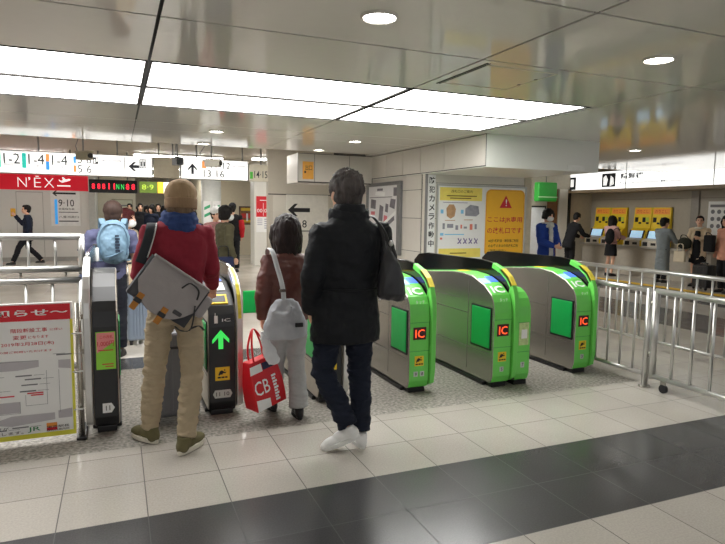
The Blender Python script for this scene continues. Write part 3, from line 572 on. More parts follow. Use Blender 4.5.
lettering(t, INKR, [('^', [(.27,.80), (.51,.80), (.39,1.0)])], -.006, 'triangle'); lettering(t, INKR, [('ここはJR専用', .05, .56, .10, dict(w=.67, bold=.012)), ('の改札口です', .05, .39, .10, dict(w=.67, bold=.012))], -.006)
lettering(t, INKW, [('!', .385, .83, .11, dict(w=.025))], -.008, 'exclamation_mark'); lettering(t, M('brown text', (110,70,20), .6), [('※北陸新幹線・埼京線ご利用', .08, .25, .05, dict(w=.58, bold=.02)), ('のお客さまは中央改札口を', .08, .17, .05, dict(w=.58, bold=.02)), ('ご利用ください', .08, .09, .05, dict(w=.34, bold=.02))], -.006)
t = thing('wall_notice', 'tall white strip with vertical black lettering at the wall corner', 'notice', (4.365, y0, .80))
b = new(); bx(b, 0, .125, -.006, 0, 0, 1.28); obj('strip', b, PAPER, t)
lettering(t, INK, [(c, .015, 1.15-k*.137, .098, dict(w=.098, bold=.02)) for k, c in enumerate('防犯カメラ作動中')], -.008)
# framed floor map on the side wall (facing the gates passage)
t = thing('framed_map', 'floor map poster in a grey metal frame on the cream side wall', 'poster', (4.318, 9.98, .86), -PI/2)
b = new(); bx(b, 0, 1.22, -.03, 0, 0, 1.10); obj('sheet', b, M('map paper', (226,224,226), .35, var=.03), t, .003)
b = new()
for a in ((-.07, 1.33, -.06, 0), (-.07, 1.33, 1.10, 1.16), (-.07, 0, 0, 1.10), (1.22, 1.33, 0, 1.10)): bx(b, a[0], a[1], -.055, 0, a[2], a[3])
obj('frame', b, M('grey metal frame', (132,132,134), .35, .5), t, .004)
lettering(t, M('map grey', (120,116,124), .6, var=.3), [('#', .38, .62, 1.02, 1.06), ('#', .05, 1.0, .9, .912), ('^', [(.1,.72), (.32,.70), (.34,.86), (.12,.88)]), ('^', [(.45,.50), (.62,.48), (.66,.74), (.50,.78)]), ('^', [(.72,.66), (.84,.64), (.86,.78), (.75,.80)]), ('^', [(.9,.74), (1.1,.70), (1.14,.86), (.95,.88)]), ('^', [(.82,.40), (1.1,.52), (1.08,.60), (.84,.50)]), ('^', [(.1,.2), (.5,.22), (.5,.34), (.12,.36)]), ('#', 1.05, 1.2, .92, 1.06)], -.032, 'map_blocks')
lettering(t, M('map pink', (214,120,130), .6, var=.2), [('^', [(.66,.36), (.80,.40), (.82,.58), (.68,.60)]), ('#', .12, .3, .60, .66)], -.033, 'map_pink'); lettering(t, INKW, [('^', [(.3,.95), (.7,.92), (.72,.99), (.32,1.01)]), ('^', [(.4,.3), (1.15,.62), (1.15,.68), (.4,.36)])], -.034, 'map_paths')
# arrow notice, orange notice, red poster, far poster
t = flat('wall_notice', 'white wall notice with a big black left arrow beyond the women at the gates', 'notice', (3.28, 11.985, .9), .92, .95, M('notice white', (228,224,214), .4))
lettering(t, INK, [arrow_left(.03, .63, .48, .26), ('8', .34, .26, .16, dict(w=.1)), ('#', .1, .5, .18, .2)], -.022)
t = flat('wall_notice', 'small orange notice stuck on the cream overhead beam', 'notice', (2.98, 9.838, 2.06), .2, .3, M('orange notice', (240,172,70), .5), th=.004)
lettering(t, INK, [('出口', .05, .15, .09, dict(w=.12)), ('#', .03, .06, .1, .14)], -.006)
t = flat('poster', 'red and white poster on the white pillar beside the arrow notice', 'poster', (3.53, 15.998, .92), .39, .98, PAPER)
lettering(t, REDF, [('#', 0, .39, .42, .98)], -.022, 'red_field'); lettering(t, INKW, [('00', .02, .54, .1, dict(w=.15)), ('00', .22, .54, .1, dict(w=.15)), ('#', .19, .2, .45, .8), ('#', .1, .3, .86, .88)], -.024); lettering(t, SGRY, [('#', .03, .17, .2+k*.05, .22+k*.05) for k in range(4)] + [('#', .22, .36, .1+k*.06, .13+k*.06) for k in range(5)], -.023, 'small_print')
t = flat('poster', 'dark colourful poster on the far warm wall', 'poster', (3.85, 19.995, 1.05), .5, .58, M('dark poster', (120,84,50), .5, var=.7, scale=9), 0., INK, .02)
lettering(t, M('poster red', (200,60,50), .6), [('#', .06, .44, .2, .36)], -.022, 'red_field'); lettering(t, M('poster gold', (226,190,60), .6), [('#', .1, .4, .06, .14), ('#', .05, .45, .45, .54)], -.022, 'gold_field'); lettering(t, INKW, [('#', .22, .28, .1, .36)], -.023, 'white_field')
t = flat('wall_notice', 'white wall notice reading 9-10 with a black arrow, beyond the walking man', 'notice', (-1.7, 18.79, 1.0), .75, 1.05, M('notice pale', (224,224,222), .4))
lettering(t, INK, [arrow_left(.05, .92, .6, .16), ('9·10', .2, .55, .2, dict(w=.4)), ('京葉線方面', .2, .45, .06, dict(w=.4)), ('#', .2, .7, .38, .4), ('八重洲南口', .2, .22, .07, dict(w=.5)), ('#', .2, .7, .12, .15)], -.022); lettering(t, BLU, [('#', .1, .17, .05, .75)], -.022, 'blue_bar')
t = flat('wall_notice', 'beige framed notice on the corridor wall under the led board', 'notice', (-.1, 21.49, 1.1), .6, .7, M('beige notice', (196,196,170), .5), 0., M('notice frame', (150,146,120), .4), .03)
lettering(t, INKG, [('#', .06, .54, .5-k*.1, .54-k*.1) for k in range(5)], -.022)
for k, (x, z) in enumerate(((2.3, 1.3), (2.55, 1.35))):
    t = thing('wall_notice', 'green and white advert on the pale round pillar, ' + ('left panel' if k == 0 else 'right panel'), 'notice', (x-.1, 16.52 if k else 16.55, .4)); b = new(); bx(b, 0, .2, -.03, 0, 0, 1.35); obj('panel', b, PAPER, t)
    lettering(t, M('advert green', (60,170,120), .5), [('^', [(.02, .9+q*.2), (.18, .98+q*.2), (.18, 1.06+q*.2), (.02, .98+q*.2)]) for q in range(2)] + [('#', .02, .18, .1, .3)], -.032, 'green_stripes')

# ------------------------------------------------------------------ ticket hall
t = thing('lightbox_sign', 'long white lit sign over the ticket machines with a black pictogram', 'sign', (11.6, 13.3, 2.17), -PI/2)
b = new(); bx(b, 0, 9.3, 0, .28, 0, .46); obj('housing', b, FRAME, t); b = new()
for k in range(4): bx(b, .02+k*2.32, 2.31+k*2.32, -.006, 0, .01, .45)
obj('face', b, M('lit hall sign', (253,254,252), .5, emit=1.15, var=0), t)
lettering(t, SINK, [('#', .15, .62, .02, .36), ('#', 1.55, 2.0, .06, .40), ('精算機', 2.15, .24, .14, dict(w=.7, bold=.02))], -.008); lettering(t, SGRY, [('Fare Adjustment Machine', 2.15, .10, .07, dict(w=1.75))], -.008)
lettering(t, LIT, [('^', [(1.6,.1), (1.72,.1), (1.75,.25), (1.68,.36), (1.6,.3)]), ('^', [(1.82,.08), (1.95,.12), (1.93,.28), (1.84,.34)]), ('#', .22, .32, .06, .28), ('#', .42, .54, .1, .3)], -.010, 'pictogram_detail')
t = thing('ticket_counter', 'grey counter shelf running under the ticket machines', 'counter', (12.395, 12.85, 0), -PI/2)
b = new(); bx(b, 0, 3.9, -.42, 0, .70, .75); obj('shelf', b, M('counter steel', (178,174,166), .3, .5), t, .005); b = new(); bx(b, 0, 3.9, -.3, 0, 0, .70); obj('base_panel', b, M('counter base', (182,174,160), .5), t)
YS = M('yellow machine', (250,214,46), .4, var=.05)
def machine(y, label):
    t = thing('ticket_machine', label, 'ticket machine', (12.39, y, .75), -PI/2, 'yellow ticket machines')
    b = new(); prism(b, [(-.40,0),(0,0),(0,.97),(-.05,.97),(-.10,.45),(-.20,.38),(-.26,.20),(-.40,.14)], 0, .53, 0, 0); obj('body', b, YS, t, .006)
    b = new(); prism(b, [(-.405,.0),(-.40,.0),(-.40,.142),(-.26,.202),(-.262,.21),(-.405,.15)], .02, .51); obj('keypad', b, M('machine beige', (206,200,188), .4, var=.15, scale=20), t)
    b = new(); bx(b, .06, .2, -.41, -.404, .02, .12); bx(b, .3, .44, -.41, -.404, .04, .10); obj('cash_slot', b, BLACK, t)
    b = new(); prism(b, [(-.262,.205),(-.268,.21),(-.208,.385),(-.20,.38)], .07, .45); s = obj('screen', b, M('machine screen', (170,205,235), .3, emit=.7, var=.3, scale=12), t)
    b = new(); prism(b, [(-.268,.20),(-.28,.21),(-.22,.40),(-.20,.40)], .03, .07); prism(b, [(-.268,.20),(-.28,.21),(-.22,.40),(-.20,.40)], .45, .49); obj('screen_bezel', b, BLACK, t)
    lettering(t, M('machine orange', (246,160,60), .5, emit=.12), [('#', .03, .5, .80, .94)], -.068, 'orange_header'); lettering(t, INKR, [('のりこし', .08, .83, .08, dict(w=.36))], -.071)
    b = new()
    for q in range(4):
        x = .05+q*.115; bx(b, x, x+.08, -.09, -.06, .50, .60, 0) if q % 2 else bx(b, x, x+.09, -.09, -.06, .60, .72, 0)
    obj('button_panel', b, INK, t); b = new(); bx(b, .05, .22, -.085, -.06, .50, .58); bx(b, .30, .46, -.085, -.06, .62, .72); obj('price_panel', b, M('lime panel', (200,214,70), .5), t)
for y, l in ((12.66, 'yellow ticket machine between the dark stooping man and the woman in pink'), (12.1, 'yellow ticket machine right behind the woman in pink'), (11.32, 'yellow ticket machine left of the pair nearer the grey long coat'), (10.77, 'yellow ticket machine next to the person in the grey long coat')): machine(y, l)
t = flat('wall_notice', 'white notice with round pictograms on the ticket wall, behind the beige coat', 'notice', (12.37, 9.3, 1.1), .55, .75, PAPER, -PI/2)
lettering(t, INKG, [('#', .05, .4, .62, .68)] + [('^', [(x+.05*math.cos(a*PI/4), z+.05*math.sin(a*PI/4)) for a in range(8)]) for x in (.12, .27, .42) for z in (.2, .36, .52)], -.022, 'pictogram')
t = thing('hanging_sign', 'green hanging sign box in the ticket hall corner', 'sign', (10.16, 12.45, 1.85))
b = new(); bx(b, 0, .62, 0, .2, 0, .5); obj('housing', b, M('green sign box', (38,150,50), .4, emit=.05, var=.05), t, .04, seg=4); b = new(); bx(b, .0, .62, -.004, 0, .10, .13); obj('stripe', b, M('pale green stripe', (170,220,160), .5), t); hang(t, (.3,), .5, .93)
t = flat('wall_panel', 'plain white panel board behind the woman in the blue coat', 'panel', (10.05, 12.885, .2), .68, 1.5, M('white board', (226,228,230), .4), 0., INK, .04)
# ------------------------------------------------------------------ people
SKIN = M('skin', (226,178,150), .5, var=.04); LIP = M('lips', (186,104,96), .45); EYE = M('dark eye', (24,18,16), .2)
HAIRB = M('black hair', (24,21,20), .6, spec=.25, var=.25, scale=60, stretch=(1,1,.08), bump=.6, bscale=160, bstretch=(1,1,.06))
def hairm(name, col): return M(name, col, .6, spec=.25, var=.25, scale=60, stretch=(1,1,.08), bump=.6, bscale=160, bstretch=(1,1,.06))
def cloth(name, col, bump=.35, bscale=22., rough=.85, var=.08, **k): return M(name, col, rough, spec=.22, var=var, bump=bump, bscale=bscale, **k)
class H: pass
def hand(bm, w, d, side, curl=.5, k=1., n=None):
    d = V(d).normalized(); n = V(n) if n else V((-side, .15, 0)); n = (n - d*n.dot(d)).normalized(); ax = d.cross(n)
    if ax.y*1 < 0 and abs(ax.y) > .3: ax = -ax          # thumb side forward
    def P(a, b, c): return w + d*(a*k) + ax*(b*k) + n*(c*k)
    tube(bm, [w-d*.03*k, P(.015,0,0), P(.05,0,0), P(.085,0,.002)], [(.026*k,.02*k), (.03*k,.018*k), (.04*k,.017*k), (.037*k,.013*k)], 12, tuple(ax))
    for i, (off, ln) in enumerate(((.029,.072), (.010,.082), (-.010,.076), (-.028,.060))):
        c1, c2, c3 = curl*.5, curl*1.3, curl*1.9; p0 = P(.075, off, 0); q = [p0]
        for f, c in ((.42, c1), (.33, c2), (.25, c3)): q.append(q[-1] + (d*math.cos(c)+n*math.sin(c))*ln*f*k + ax*(off*.06*k))
        tube(bm, q, [.0098*k, .0095*k, .009*k, .008*k], 8)
        ball(bm, q[-1], .008*k, sub=1)
    q = [P(.018,.022,.004), P(.045,.047,.012), P(.070,.056,.022), P(.092,.054,.034)]
    tube(bm, q, [.015*k, .0125*k, .0105*k, .009*k], 8); ball(bm, q[-1], .009*k, sub=1)
def human(loc, rz, h, label, J={}, look=(0, 0), skin=SKIN, vox=.012, hs=None, curl=.55, hd_dir={}, leg=None, group=None, face=True, tilt=0., hn={}):
    P = H(); s = h/1.75; P.s = s; P.vox = vox; j = P.J = {}
    base = dict(pel=(0,0,.95), nk=(0,-.01,1.47), hd=(0,.02,1.632))
    for L, sg in (('L', -1), ('R', 1)):
        base.update({'hip'+L: (.085*sg,0,.90), 'kn'+L: (.095*sg,.02,.50), 'an'+L: (.095*sg,-.03,.085), 'sh'+L: (.180*sg,-.01,1.405), 'el'+L: (.235*sg,-.05,1.13), 'wr'+L: (.225*sg,.05,.90)})
    for k, v in base.items(): j[k] = V(J[k]) if k in J else V(v)*s
    P.root = thing('person', label, 'person', (loc[0], loc[1], 0), rz, group)
    P.hs = hs or (.9 + .1*s)*.98; k = P.hs
    P.M = MX.Translation(j['hd']) @ MX.Rotation(look[0], 4, 'Z') @ MX.Rotation(tilt, 4, 'Y') @ MX.Rotation(look[1], 4, 'X') @ MX.Diagonal((k,k,k,1))
    bm = new(); m = P.M
    ball(bm, (0,-.008,.028), (.074,.096,.092), m); ball(bm, (0,.028,-.035), (.060,.066,.082), m); ball(bm, (0,.055,-.085), (.034,.034,.030), m, 2)
    ball(bm, (0,.100,-.022), (.013,.020,.020), m, 2); ball(bm, (0,.090,.002), (.010,.014,.030), m, 2); ball(bm, (0,.082,.030), (.045,.012,.010), m, 2); ball(bm, (0,.088,-.062), (.024,.012,.010), m, 2)
    for sg in (-1, 1):
        ball(bm, (.074*sg,-.008,-.012), (.011,.020,.034), m, 2); ball(bm, (.034*sg,.066,-.03), (.022,.02,.02), m, 2)
    tube(bm, [j['nk']-V((0,0,.10*s)), j['nk'], m @ V((0,-.018,-.06)), m @ V((0,-.012,-.01))], [(.075*s,.06*s), .056*s, .052*s, .05*s], 14)
    tube(bm, [j['pel']-V((0,0,.09*s)), j['pel'], j['pel'].lerp(j['nk'], .35), j['pel'].lerp(j['nk'], .7), j['nk']-V((0,0,.03))], [(.10*s,.08*s), (.13*s,.09*s), (.115*s,.08*s), (.14*s,.085*s), (.07*s,.055*s)], 16)
    lr = leg or (.068, .050, .046, .032)
    for L, sg in (('L', -1), ('R', 1)):
        hp, kn, an = j['hip'+L], j['kn'+L], j['an'+L]
        tube(bm, [hp+V((0,0,.04)), hp.lerp(kn, .35), kn, kn.lerp(an, .35)+V((0,-.012,0)), an.lerp(kn, .12), an-V((0,0,.03))], [lr[0]*1.05*s, lr[0]*s, lr[1]*s, lr[2]*1.1*s, lr[3]*s, lr[3]*s], 12)
        sh, el, wr = j['sh'+L], j['el'+L], j['wr'+L]
        tube(bm, [j['pel'].lerp(j['nk'], .75), sh-V((0,0,.025*s)), sh.lerp(el, .5), el, el.lerp(wr, .3), wr, ], [.05*s, .046*s, .042*s, .037*s, .038*s, .026*s], 12)
        hand(bm, wr, hd_dir.get(L, wr-el), sg, curl, .95*s+.03, hn.get(L))
    remesh('body', bm, skin, P.root, vox, 3, sm=.4)
    if face:
        for sg in (-1, 1):
            b = new(); ball(b, (.029*sg,.0815,.003), (.012,.008,.008), m, 2); obj('eye', b, EYE, P.root, smooth=True)
            b = new(); ball(b, (.029*sg,.088,.024), (.016,.005,.004), m, 2); obj('eyebrow', b, HAIRB, P.root, smooth=True)
        b = new(); ball(b, (0,.0985,-.0625), (.021,.0055,.007), m, 2); obj('lips', b, LIP, P.root, smooth=True)
    return P
def spine(P, z):
    a, c = P.J['pel'], P.J['nk']; t = (z-a.z)/max(c.z-a.z, .1); t = max(-.25, min(1.15, t)); return V((a.x+(c.x-a.x)*t, a.y+(c.y-a.y)*t, z))
def top(P, name, mat, secs, slv=(.085,.07,.058,.048), end=1., fold=.006, vox=None, collar=None, it=4, raw=False):
    """secs: (z, rx, ry, dy) at height 1.75, hem first"""
    s = P.s; bm = new()
    tube(bm, [spine(P, z*s)+V((0,dy*s,0)) for z, a, b, dy in secs], [(a*s, b*s) for z, a, b, dy in secs], 28)
    for L in 'LR':
        sh, el, wr = P.J['sh'+L], P.J['el'+L], P.J['wr'+L]; inn = sh.lerp(spine(P, sh.z), .55)
        pts = [inn-V((0,0,.03*s)), sh, sh.lerp(el, .5), el, el.lerp(wr, .5), el.lerp(wr, .98)]; r = [slv[0]*.95, slv[0], slv[1]*1.03, slv[1]*.96, slv[2], slv[3]]
        if end < 1: pts, r = [inn, sh, sh.lerp(el, end)], [slv[0]*.95, slv[0], slv[1]]
        tube(bm, pts, [x*s for x in r], 16)
    sl, sr = P.J['shL'], P.J['shR']; n = spine(P, (sl.z+sr.z)/2+.03*s); dz = V((0,0,-.012*s))
    tube(bm, [sl+dz*2, sl.lerp(n, .5)+V((0,0,.008*s)), n, sr.lerp(n, .5)+V((0,0,.008*s)), sr+dz*2], [(slv[0]*.78*s, slv[0]*s*.95), (.062*s, .10*s), (.06*s, .10*s), (.062*s, .10*s), (slv[0]*.78*s, slv[0]*s*.95)], 18, (0,0,1))
    for q in (sl, sr): ball(bm, q+dz, slv[0]*.97*s, sub=2)
    if collar: tube(bm, [spine(P, z*s)+V((0,dy*s,0)) for z, a, b, dy in collar], [(a*s, b*s) for z, a, b, dy in collar], 20)
    if raw: return bm
    return remesh(name, bm, mat, P.root, vox or P.vox, it, ((9,9,14), fold) if fold else None)
def bottoms(P, name, mat, r=(.098,.082,.076,.068), waist=1.0, hipr=(.165,.115), fold=.007, end=.0, vox=None):
    s = P.s; J = P.J; bm = new(); hc = (J['hipL']+J['hipR'])/2
    tube(bm, [spine(P, waist*s), hc+V((0,-.01*s,.02*s)), hc-V((0,-.0,.07*s))], [(hipr[0]*.94*s, hipr[1]*.92*s), (hipr[0]*s, hipr[1]*s), (hipr[0]*.92*s, hipr[1]*.9*s)], 24)
    for L in 'LR':
        hp, kn, an = J['hip'+L], J['kn'+L], J['an'+L]
        tube(bm, [hp+V((0,0,.02)), hp.lerp(kn, .35), kn, kn.lerp(an, .45)+V((0,-.01,0)), kn.lerp(an, .97-end)], [r[0]*1.02*s, r[0]*s, r[1]*s, r[2]*s, r[3]*s], 16)
    return remesh(name, bm, mat, P.root, vox or P.vox, 3, ((8,8,26), fold))
def skirt(P, name, mat, secs, fold=.006):
    bm = new(); tube(bm, [spine(P, z*P.s) for z, a, b in secs], [(a*P.s, b*P.s) for z, a, b in secs], 28); return remesh(name, bm, mat, P.root, P.vox, 3, ((14,14,4), fold))
def shoe(P, L, yaw, mat, sole, pitch=0., k=1., lift=None, high=0.):
    an = P.J['an'+L]; s = P.s*k; f = MX.Translation((an.x, an.y, an.z-.085*P.s if lift is None else lift)) @ MX.Rotation(yaw, 4, 'Z') @ MX.Translation((0,-.05*s,0)) @ MX.Rotation(-pitch, 4, 'X') @ MX.Translation((0,.05*s,0))
    bm = new()
    ball(bm, (0,-.035*s,.045*s), (.036*s,.045*s,.05*s), f); ball(bm, (0,.03*s,.045*s), (.037*s,.07*s,.042*s), f); ball(bm, (0,.10*s,.034*s), (.043*s,.075*s,.034*s), f); ball(bm, (0,.135*s,.03*s), (.038*s,.05*s,.026*s), f)
    tube(bm, [f @ V((0,-.02*s,.05*s)), f @ V((0,-.02*s,.095*s+high))], [(.040*s,.046*s), (.040*s,.044*s)], 14)
    u = remesh('shoe', bm, mat, P.root, .007 if P.vox < .011 else .01, 3, None)
    b = new(); n = 24; ring = []
    for i in range(n):
        a = 2*PI*i/n; y = .055*s+math.sin(a)*.132*s; w = (.036+.012*max(0, min(1, (y/s+.03)/.12)))*s*(1-.25*max(0, (y/s-.14)/.05)); ring.append((math.cos(a)*w*1.06, y))
    A = [b.verts.new(f @ V((x, y, .0))) for x, y in ring]; B = [b.verts.new(f @ V((x, y, .026*s))) for x, y in ring]
    for i in range(n): b.faces.new((A[i], A[(i+1) % n], B[(i+1) % n], B[i]))
    b.faces.new(A[::-1]); b.faces.new(B); o = obj('sole', b, sole, u, .004)
    return u
def hair(P, mat, style='short', length=.0, fold=.008):
    m = P.M; bm = new()
    if style == 'short':
        ball(bm, (0,-.024,.036), (.090,.104,.098), m); ball(bm, (0,-.050,-.02), (.078,.064,.078), m); ball(bm, (0,-.06,.03), (.086,.06,.07), m); ball(bm, (0,.035,.088), (.058,.050,.036), m, 2)
        for sg in (-1, 1): ball(bm, (.062*sg,-.012,.02), (.021,.050,.045), m, 2)
    elif style == 'bob':
        ball(bm, (0,-.016,.034), (.094,.110,.102), m); tube(bm, [m @ V((0,-.030,.03)), m @ V((0,-.036,-.06)), m @ V((0,-.034,-.10-length))], [(.098*P.hs,.082*P.hs), (.102*P.hs,.078*P.hs), (.085*P.hs,.058*P.hs)], 24)
        for sg in (-1, 1): tube(bm, [m @ V((.076*sg,.02,.05)), m @ V((.088*sg,.03,-.03)), m @ V((.074*sg,.02,-.09-length*.6))], [(.024,.05), (.022,.045), (.012,.025)], 12)
        ball(bm, (0,.048,.072), (.066,.052,.036), m, 2)
    elif style == 'nape':
        ball(bm, (0,-.050,-.030), (.076,.062,.062), m)
    elif style == 'bun':
        ball(bm, (0,-.022,.036), (.084,.100,.095), m); ball(bm, (0,-.05,-.015), (.066,.055,.07), m); ball(bm, (0,-.125,.0), (.036,.036,.036), m); ball(bm, (0,.04,.08), (.060,.048,.036), m, 2)
    return remesh('hair', bm, mat, P.root, .008 if P.vox < .011 else .011, 3, ((42,42,7), fold))
def mask(P):
    b = new(); m = P.M
    ball(b, (0,.050,-.055), (.066,.066,.056), m)
    o = obj('face_mask', b, M('white face mask', (240,242,245), .7, bump=.3, bscale=60, bstretch=(.1,.1,1)), P.root, smooth=True, label='white face mask')
    for sg in (-1, 1):
        b = new(); rod(b, m @ V((.06*sg,.05,-.03)), m @ V((.083*sg,-.01,.0)), .003, 6); obj('ear_loop', b, INKW, o)
def band(name, pts, w, th, mat, parent, side=(1,0,0), label=None):
    b = new(); tube(b, pts, (w/2, th/2), 10, side); return obj(name, b, mat, parent, smooth=True, label=label)
def smoothpath(p, n=6):
    p = [V(x) for x in p]; out = []
    for i in range(len(p)-1):
        a, b, c, d = p[max(i-1, 0)], p[i], p[i+1], p[min(i+2, len(p)-1)]
        for q in range(n):
            t = q/n; out.append(.5*((2*b)+(c-a)*t+(2*a-5*b+4*c-d)*t*t+(3*b-a-3*c+d)*t**3))
    return out+[p[-1]]
# --- man in the knitted cap
P = human((.335, 3.83), 0, 1.70, 'person in a beige knit cap, maroon sweater and khaki trousers, seen from behind',
  dict(hd=(.045,.03,1.535), nk=(.02,-.015,1.415), pel=(-.01,0,.92), shL=(-.145,-.02,1.355), shR=(.175,0,1.35), elL=(-.21,-.03,1.10), wrL=(-.13,.20,.99), elR=(.225,.06,1.125), wrR=(.27,.31,.975),
       hipL=(-.09,0,.87), hipR=(.075,0,.87), knL=(-.135,.06,.49), anL=(-.17,.10,.085), knR=(.085,-.05,.485), anR=(.03,-.15,.085)), look=(-.28, -.05), vox=.009, hs=1.04, hd_dir={'R': (.05,.8,-.5), 'L': (.3,.6,-.4)}, hn={'R': (-.2,-.3,-1), 'L': (.3,-.2,-1)})
SW = cloth('maroon knit', (136,40,54), .5, 7, bdist=.03, bstretch=(1,1,.7), var=.08)
top(P, 'sweater', SW, [(.90,.165,.115,0), (.96,.172,.12,0), (1.1,.170,.115,-.005), (1.27,.188,.122,-.015), (1.37,.185,.11,-.02), (1.43,.13,.085,-.015), (1.47,.07,.065,0)], (.078,.064,.055,.044), fold=.007)
bottoms(P, 'trousers', cloth('khaki cotton', (172,156,130), .7, 11, bdist=.03, bstretch=(1,1,2.6)), (.087,.073,.069,.060), 1.0, (.168,.12), .011)
OL = cloth('olive canvas', (104,98,70), .4, 50); SO = M('cream sole', (214,208,192), .6)
shoe(P, 'L', .5, OL, SO, 0, 1.12); shoe(P, 'R', -.62, OL, SO, 0, 1.14)
hair(P, hairm('grey brown hair', (120,98,78)), 'nape')
b = new(); m = P.M; ball(b, (0,-.012,.062), (.095,.110,.090), m); tube(b, [m @ V((0,-.014,.00)), m @ V((0,-.014,.05))], [(.093,.108), (.096,.111)], 30)
for v in b.verts:                       # the edge of the cap ends above the brow and the ears
    q = m.inverted() @ v.co; lo = -.02 + .028*(q.y+.1)/.2
    if q.z < lo: q.z = lo; v.co = m @ q
kc = remesh('knit_cap', b, cloth('beige knit', (160,134,104), .7, 90, bstretch=(1,1,.15)), P.root, .008, 2, ((30,30,6), .0025))
b = new(); tube(b, [m @ V((.0955*math.cos(a*PI/16), -.014+.1105*math.sin(a*PI/16), .022)) for a in range(32)], [(.006, .026)]*32, 8, (0,0,1), closed_ring=True)
b.free()
cb = new()
for i, (z, r) in enumerate(((-.012,1.0), (.035,1.04))): pass
tube(cb, [m @ V((0,-.016,-.030)), m @ V((0,-.014,.032))], [(.0985,.113), (.0995,.1145)], 32); obj('cap_cuff', cb, cloth('brown beige knit', (142,116,90), .7, 90, bstretch=(1,1,.15)), kc, .006, smooth=True)
b = new(); J = P.J
for k, (z, rx_, ry_) in enumerate(((1.385,.112,.105), (1.42,.100,.098), (1.455,.086,.09))):
    tube(b, [V((.025+rx_*math.cos(a*PI/14), -.005+ry_*math.sin(a*PI/14), z+.012*math.sin(a*PI/14*2+k)+.02*math.cos(a*PI/14)*(.6-k*.4))) for a in range(28)], (.024, .022), 10, (0,0,1), closed_ring=True)
tube(b, [V((.02,-.005,1.38)), V((.03,0,1.48))], [(.112,.10), (.084,.085)], 24)
remesh('scarf', b, cloth('blue scarf', (44,62,110), .6, 40, var=.35, scale=30), P.root, .009, 3, ((16,16,40), .007)) if 0 else remesh('scarf', b, cloth('blue scarf', (48,66,112), .6, 40, var=.35, scale=30), P.root, .009, 3, ((16,16,40), .007))

# --- messenger bag across his back
GB = cloth('grey canvas', (158,152,151), .5, 9, bdist=.015, var=.06); GD = cloth('dark webbing', (52,54,58), .3, 90); OW = M('orange webbing', (176,116,44), .7)
t = thing('messenger_bag', 'grey messenger bag with dark strap and orange buckle straps, across the maroon sweater', 'bag', (.335-.055, 3.83-.195, 1.025))
t.scale = (.93, 1, .93)
Rb = MX.Rotation(R(36), 4, 'Y')
def rb(fn):
    b = new(); fn(b); bmesh.ops.transform(b, matrix=Rb, verts=b.verts); return b
def bag_body(b):
    bx(b, -.21, .21, -.055, .055, -.15, .13); bmesh.ops.subdivide_edges(b, edges=b.edges, cuts=3, use_grid_fill=True)
    for v in b.verts:
        v.co.y = -.04 if v.co.y < -.01 else v.co.y*1.1
o = obj('body', rb(bag_body), cloth('dark grey canvas', (84,84,88), .3, 70), t, .02, smooth=True, seg=3)
def bag_flap(b):
    pts = []
    for i in range(13):
        u = i/12; a = PI*u; pts.append((-.2+.4*u, -.172+.13*(abs(2*u-1)**2.6)))
    outl = [(-.2,.135)] + pts + [(.2,.135)]
    A = [b.verts.new((x, -.066+.014*(abs(x)/.2)**2, z)) for x, z in outl]; B = [b.verts.new((x, -.054+.014*(abs(x)/.2)**2, z)) for x, z in outl]; n = len(outl)
    b.faces.new(A); b.faces.new(B[::-1])
    for i in range(n): b.faces.new((A[i], B[i], B[(i+1) % n], A[(i+1) % n]))
    bx(b, -.2, .2, -.07, .05, .128, .145)
obj('flap', rb(bag_flap), GB, t, .006)
obj('label_patch', rb(lambda b: bx(b, .085, .145, -.072, -.058, -.105, -.078)), M('dark patch', (58,56,60), .5), t, .01)
for x in (-.15, .02):
    obj('buckle_strap', rb(lambda b: (bx(b, x, x+.04, -.07, -.06, -.215, -.10), bx(b, x-.002, x+.042, -.068, .02, -.16, -.152))), OW, t, .003)
    obj('buckle', rb(lambda b: bx(b, x-.004, x+.044, -.075, -.058, -.165, -.135)), BLACK, t, .004)
obj('side_wing', rb(lambda b: bx(b, .19, .27, -.03, .05, -.05, .10)), GB, t, .02)
pth = smoothpath([(-.17,.02,.175), (-.145,.03,.24), (-.115,.055,.33), (-.095,.10,.40), (-.085,.19,.42), (-.06,.29,.37), (.03,.345,.20), (.14,.345,.08), (.22,.26,-.03), (.235,.14,-.09), (.20,.05,-.12)], 5)
band('strap', pth, .062, .008, GD, t)
band('strap_piping', [V(p)+V((.03,-.004,0)) for p in pth[3:20]], .008, .006, M('pale piping', (190,188,186), .6), t)
band('cord', smoothpath([(.07,-.08,.02), (.12,-.10,.05), (.17,-.09,.0), (.16,-.08,-.06)], 5), .012, .008, BLACK, t); band('cord', smoothpath([(.02,-.08,-.22), (.06,-.09,-.25), (.12,-.085,-.24), (.15,-.06,-.10)], 5), .010, .006, BLACK, t)
band('cord', smoothpath([(.12,-.085,-.24), (.17,-.07,-.23), (.21,-.03,-.27)], 5), .014, .006, BLACK, t)
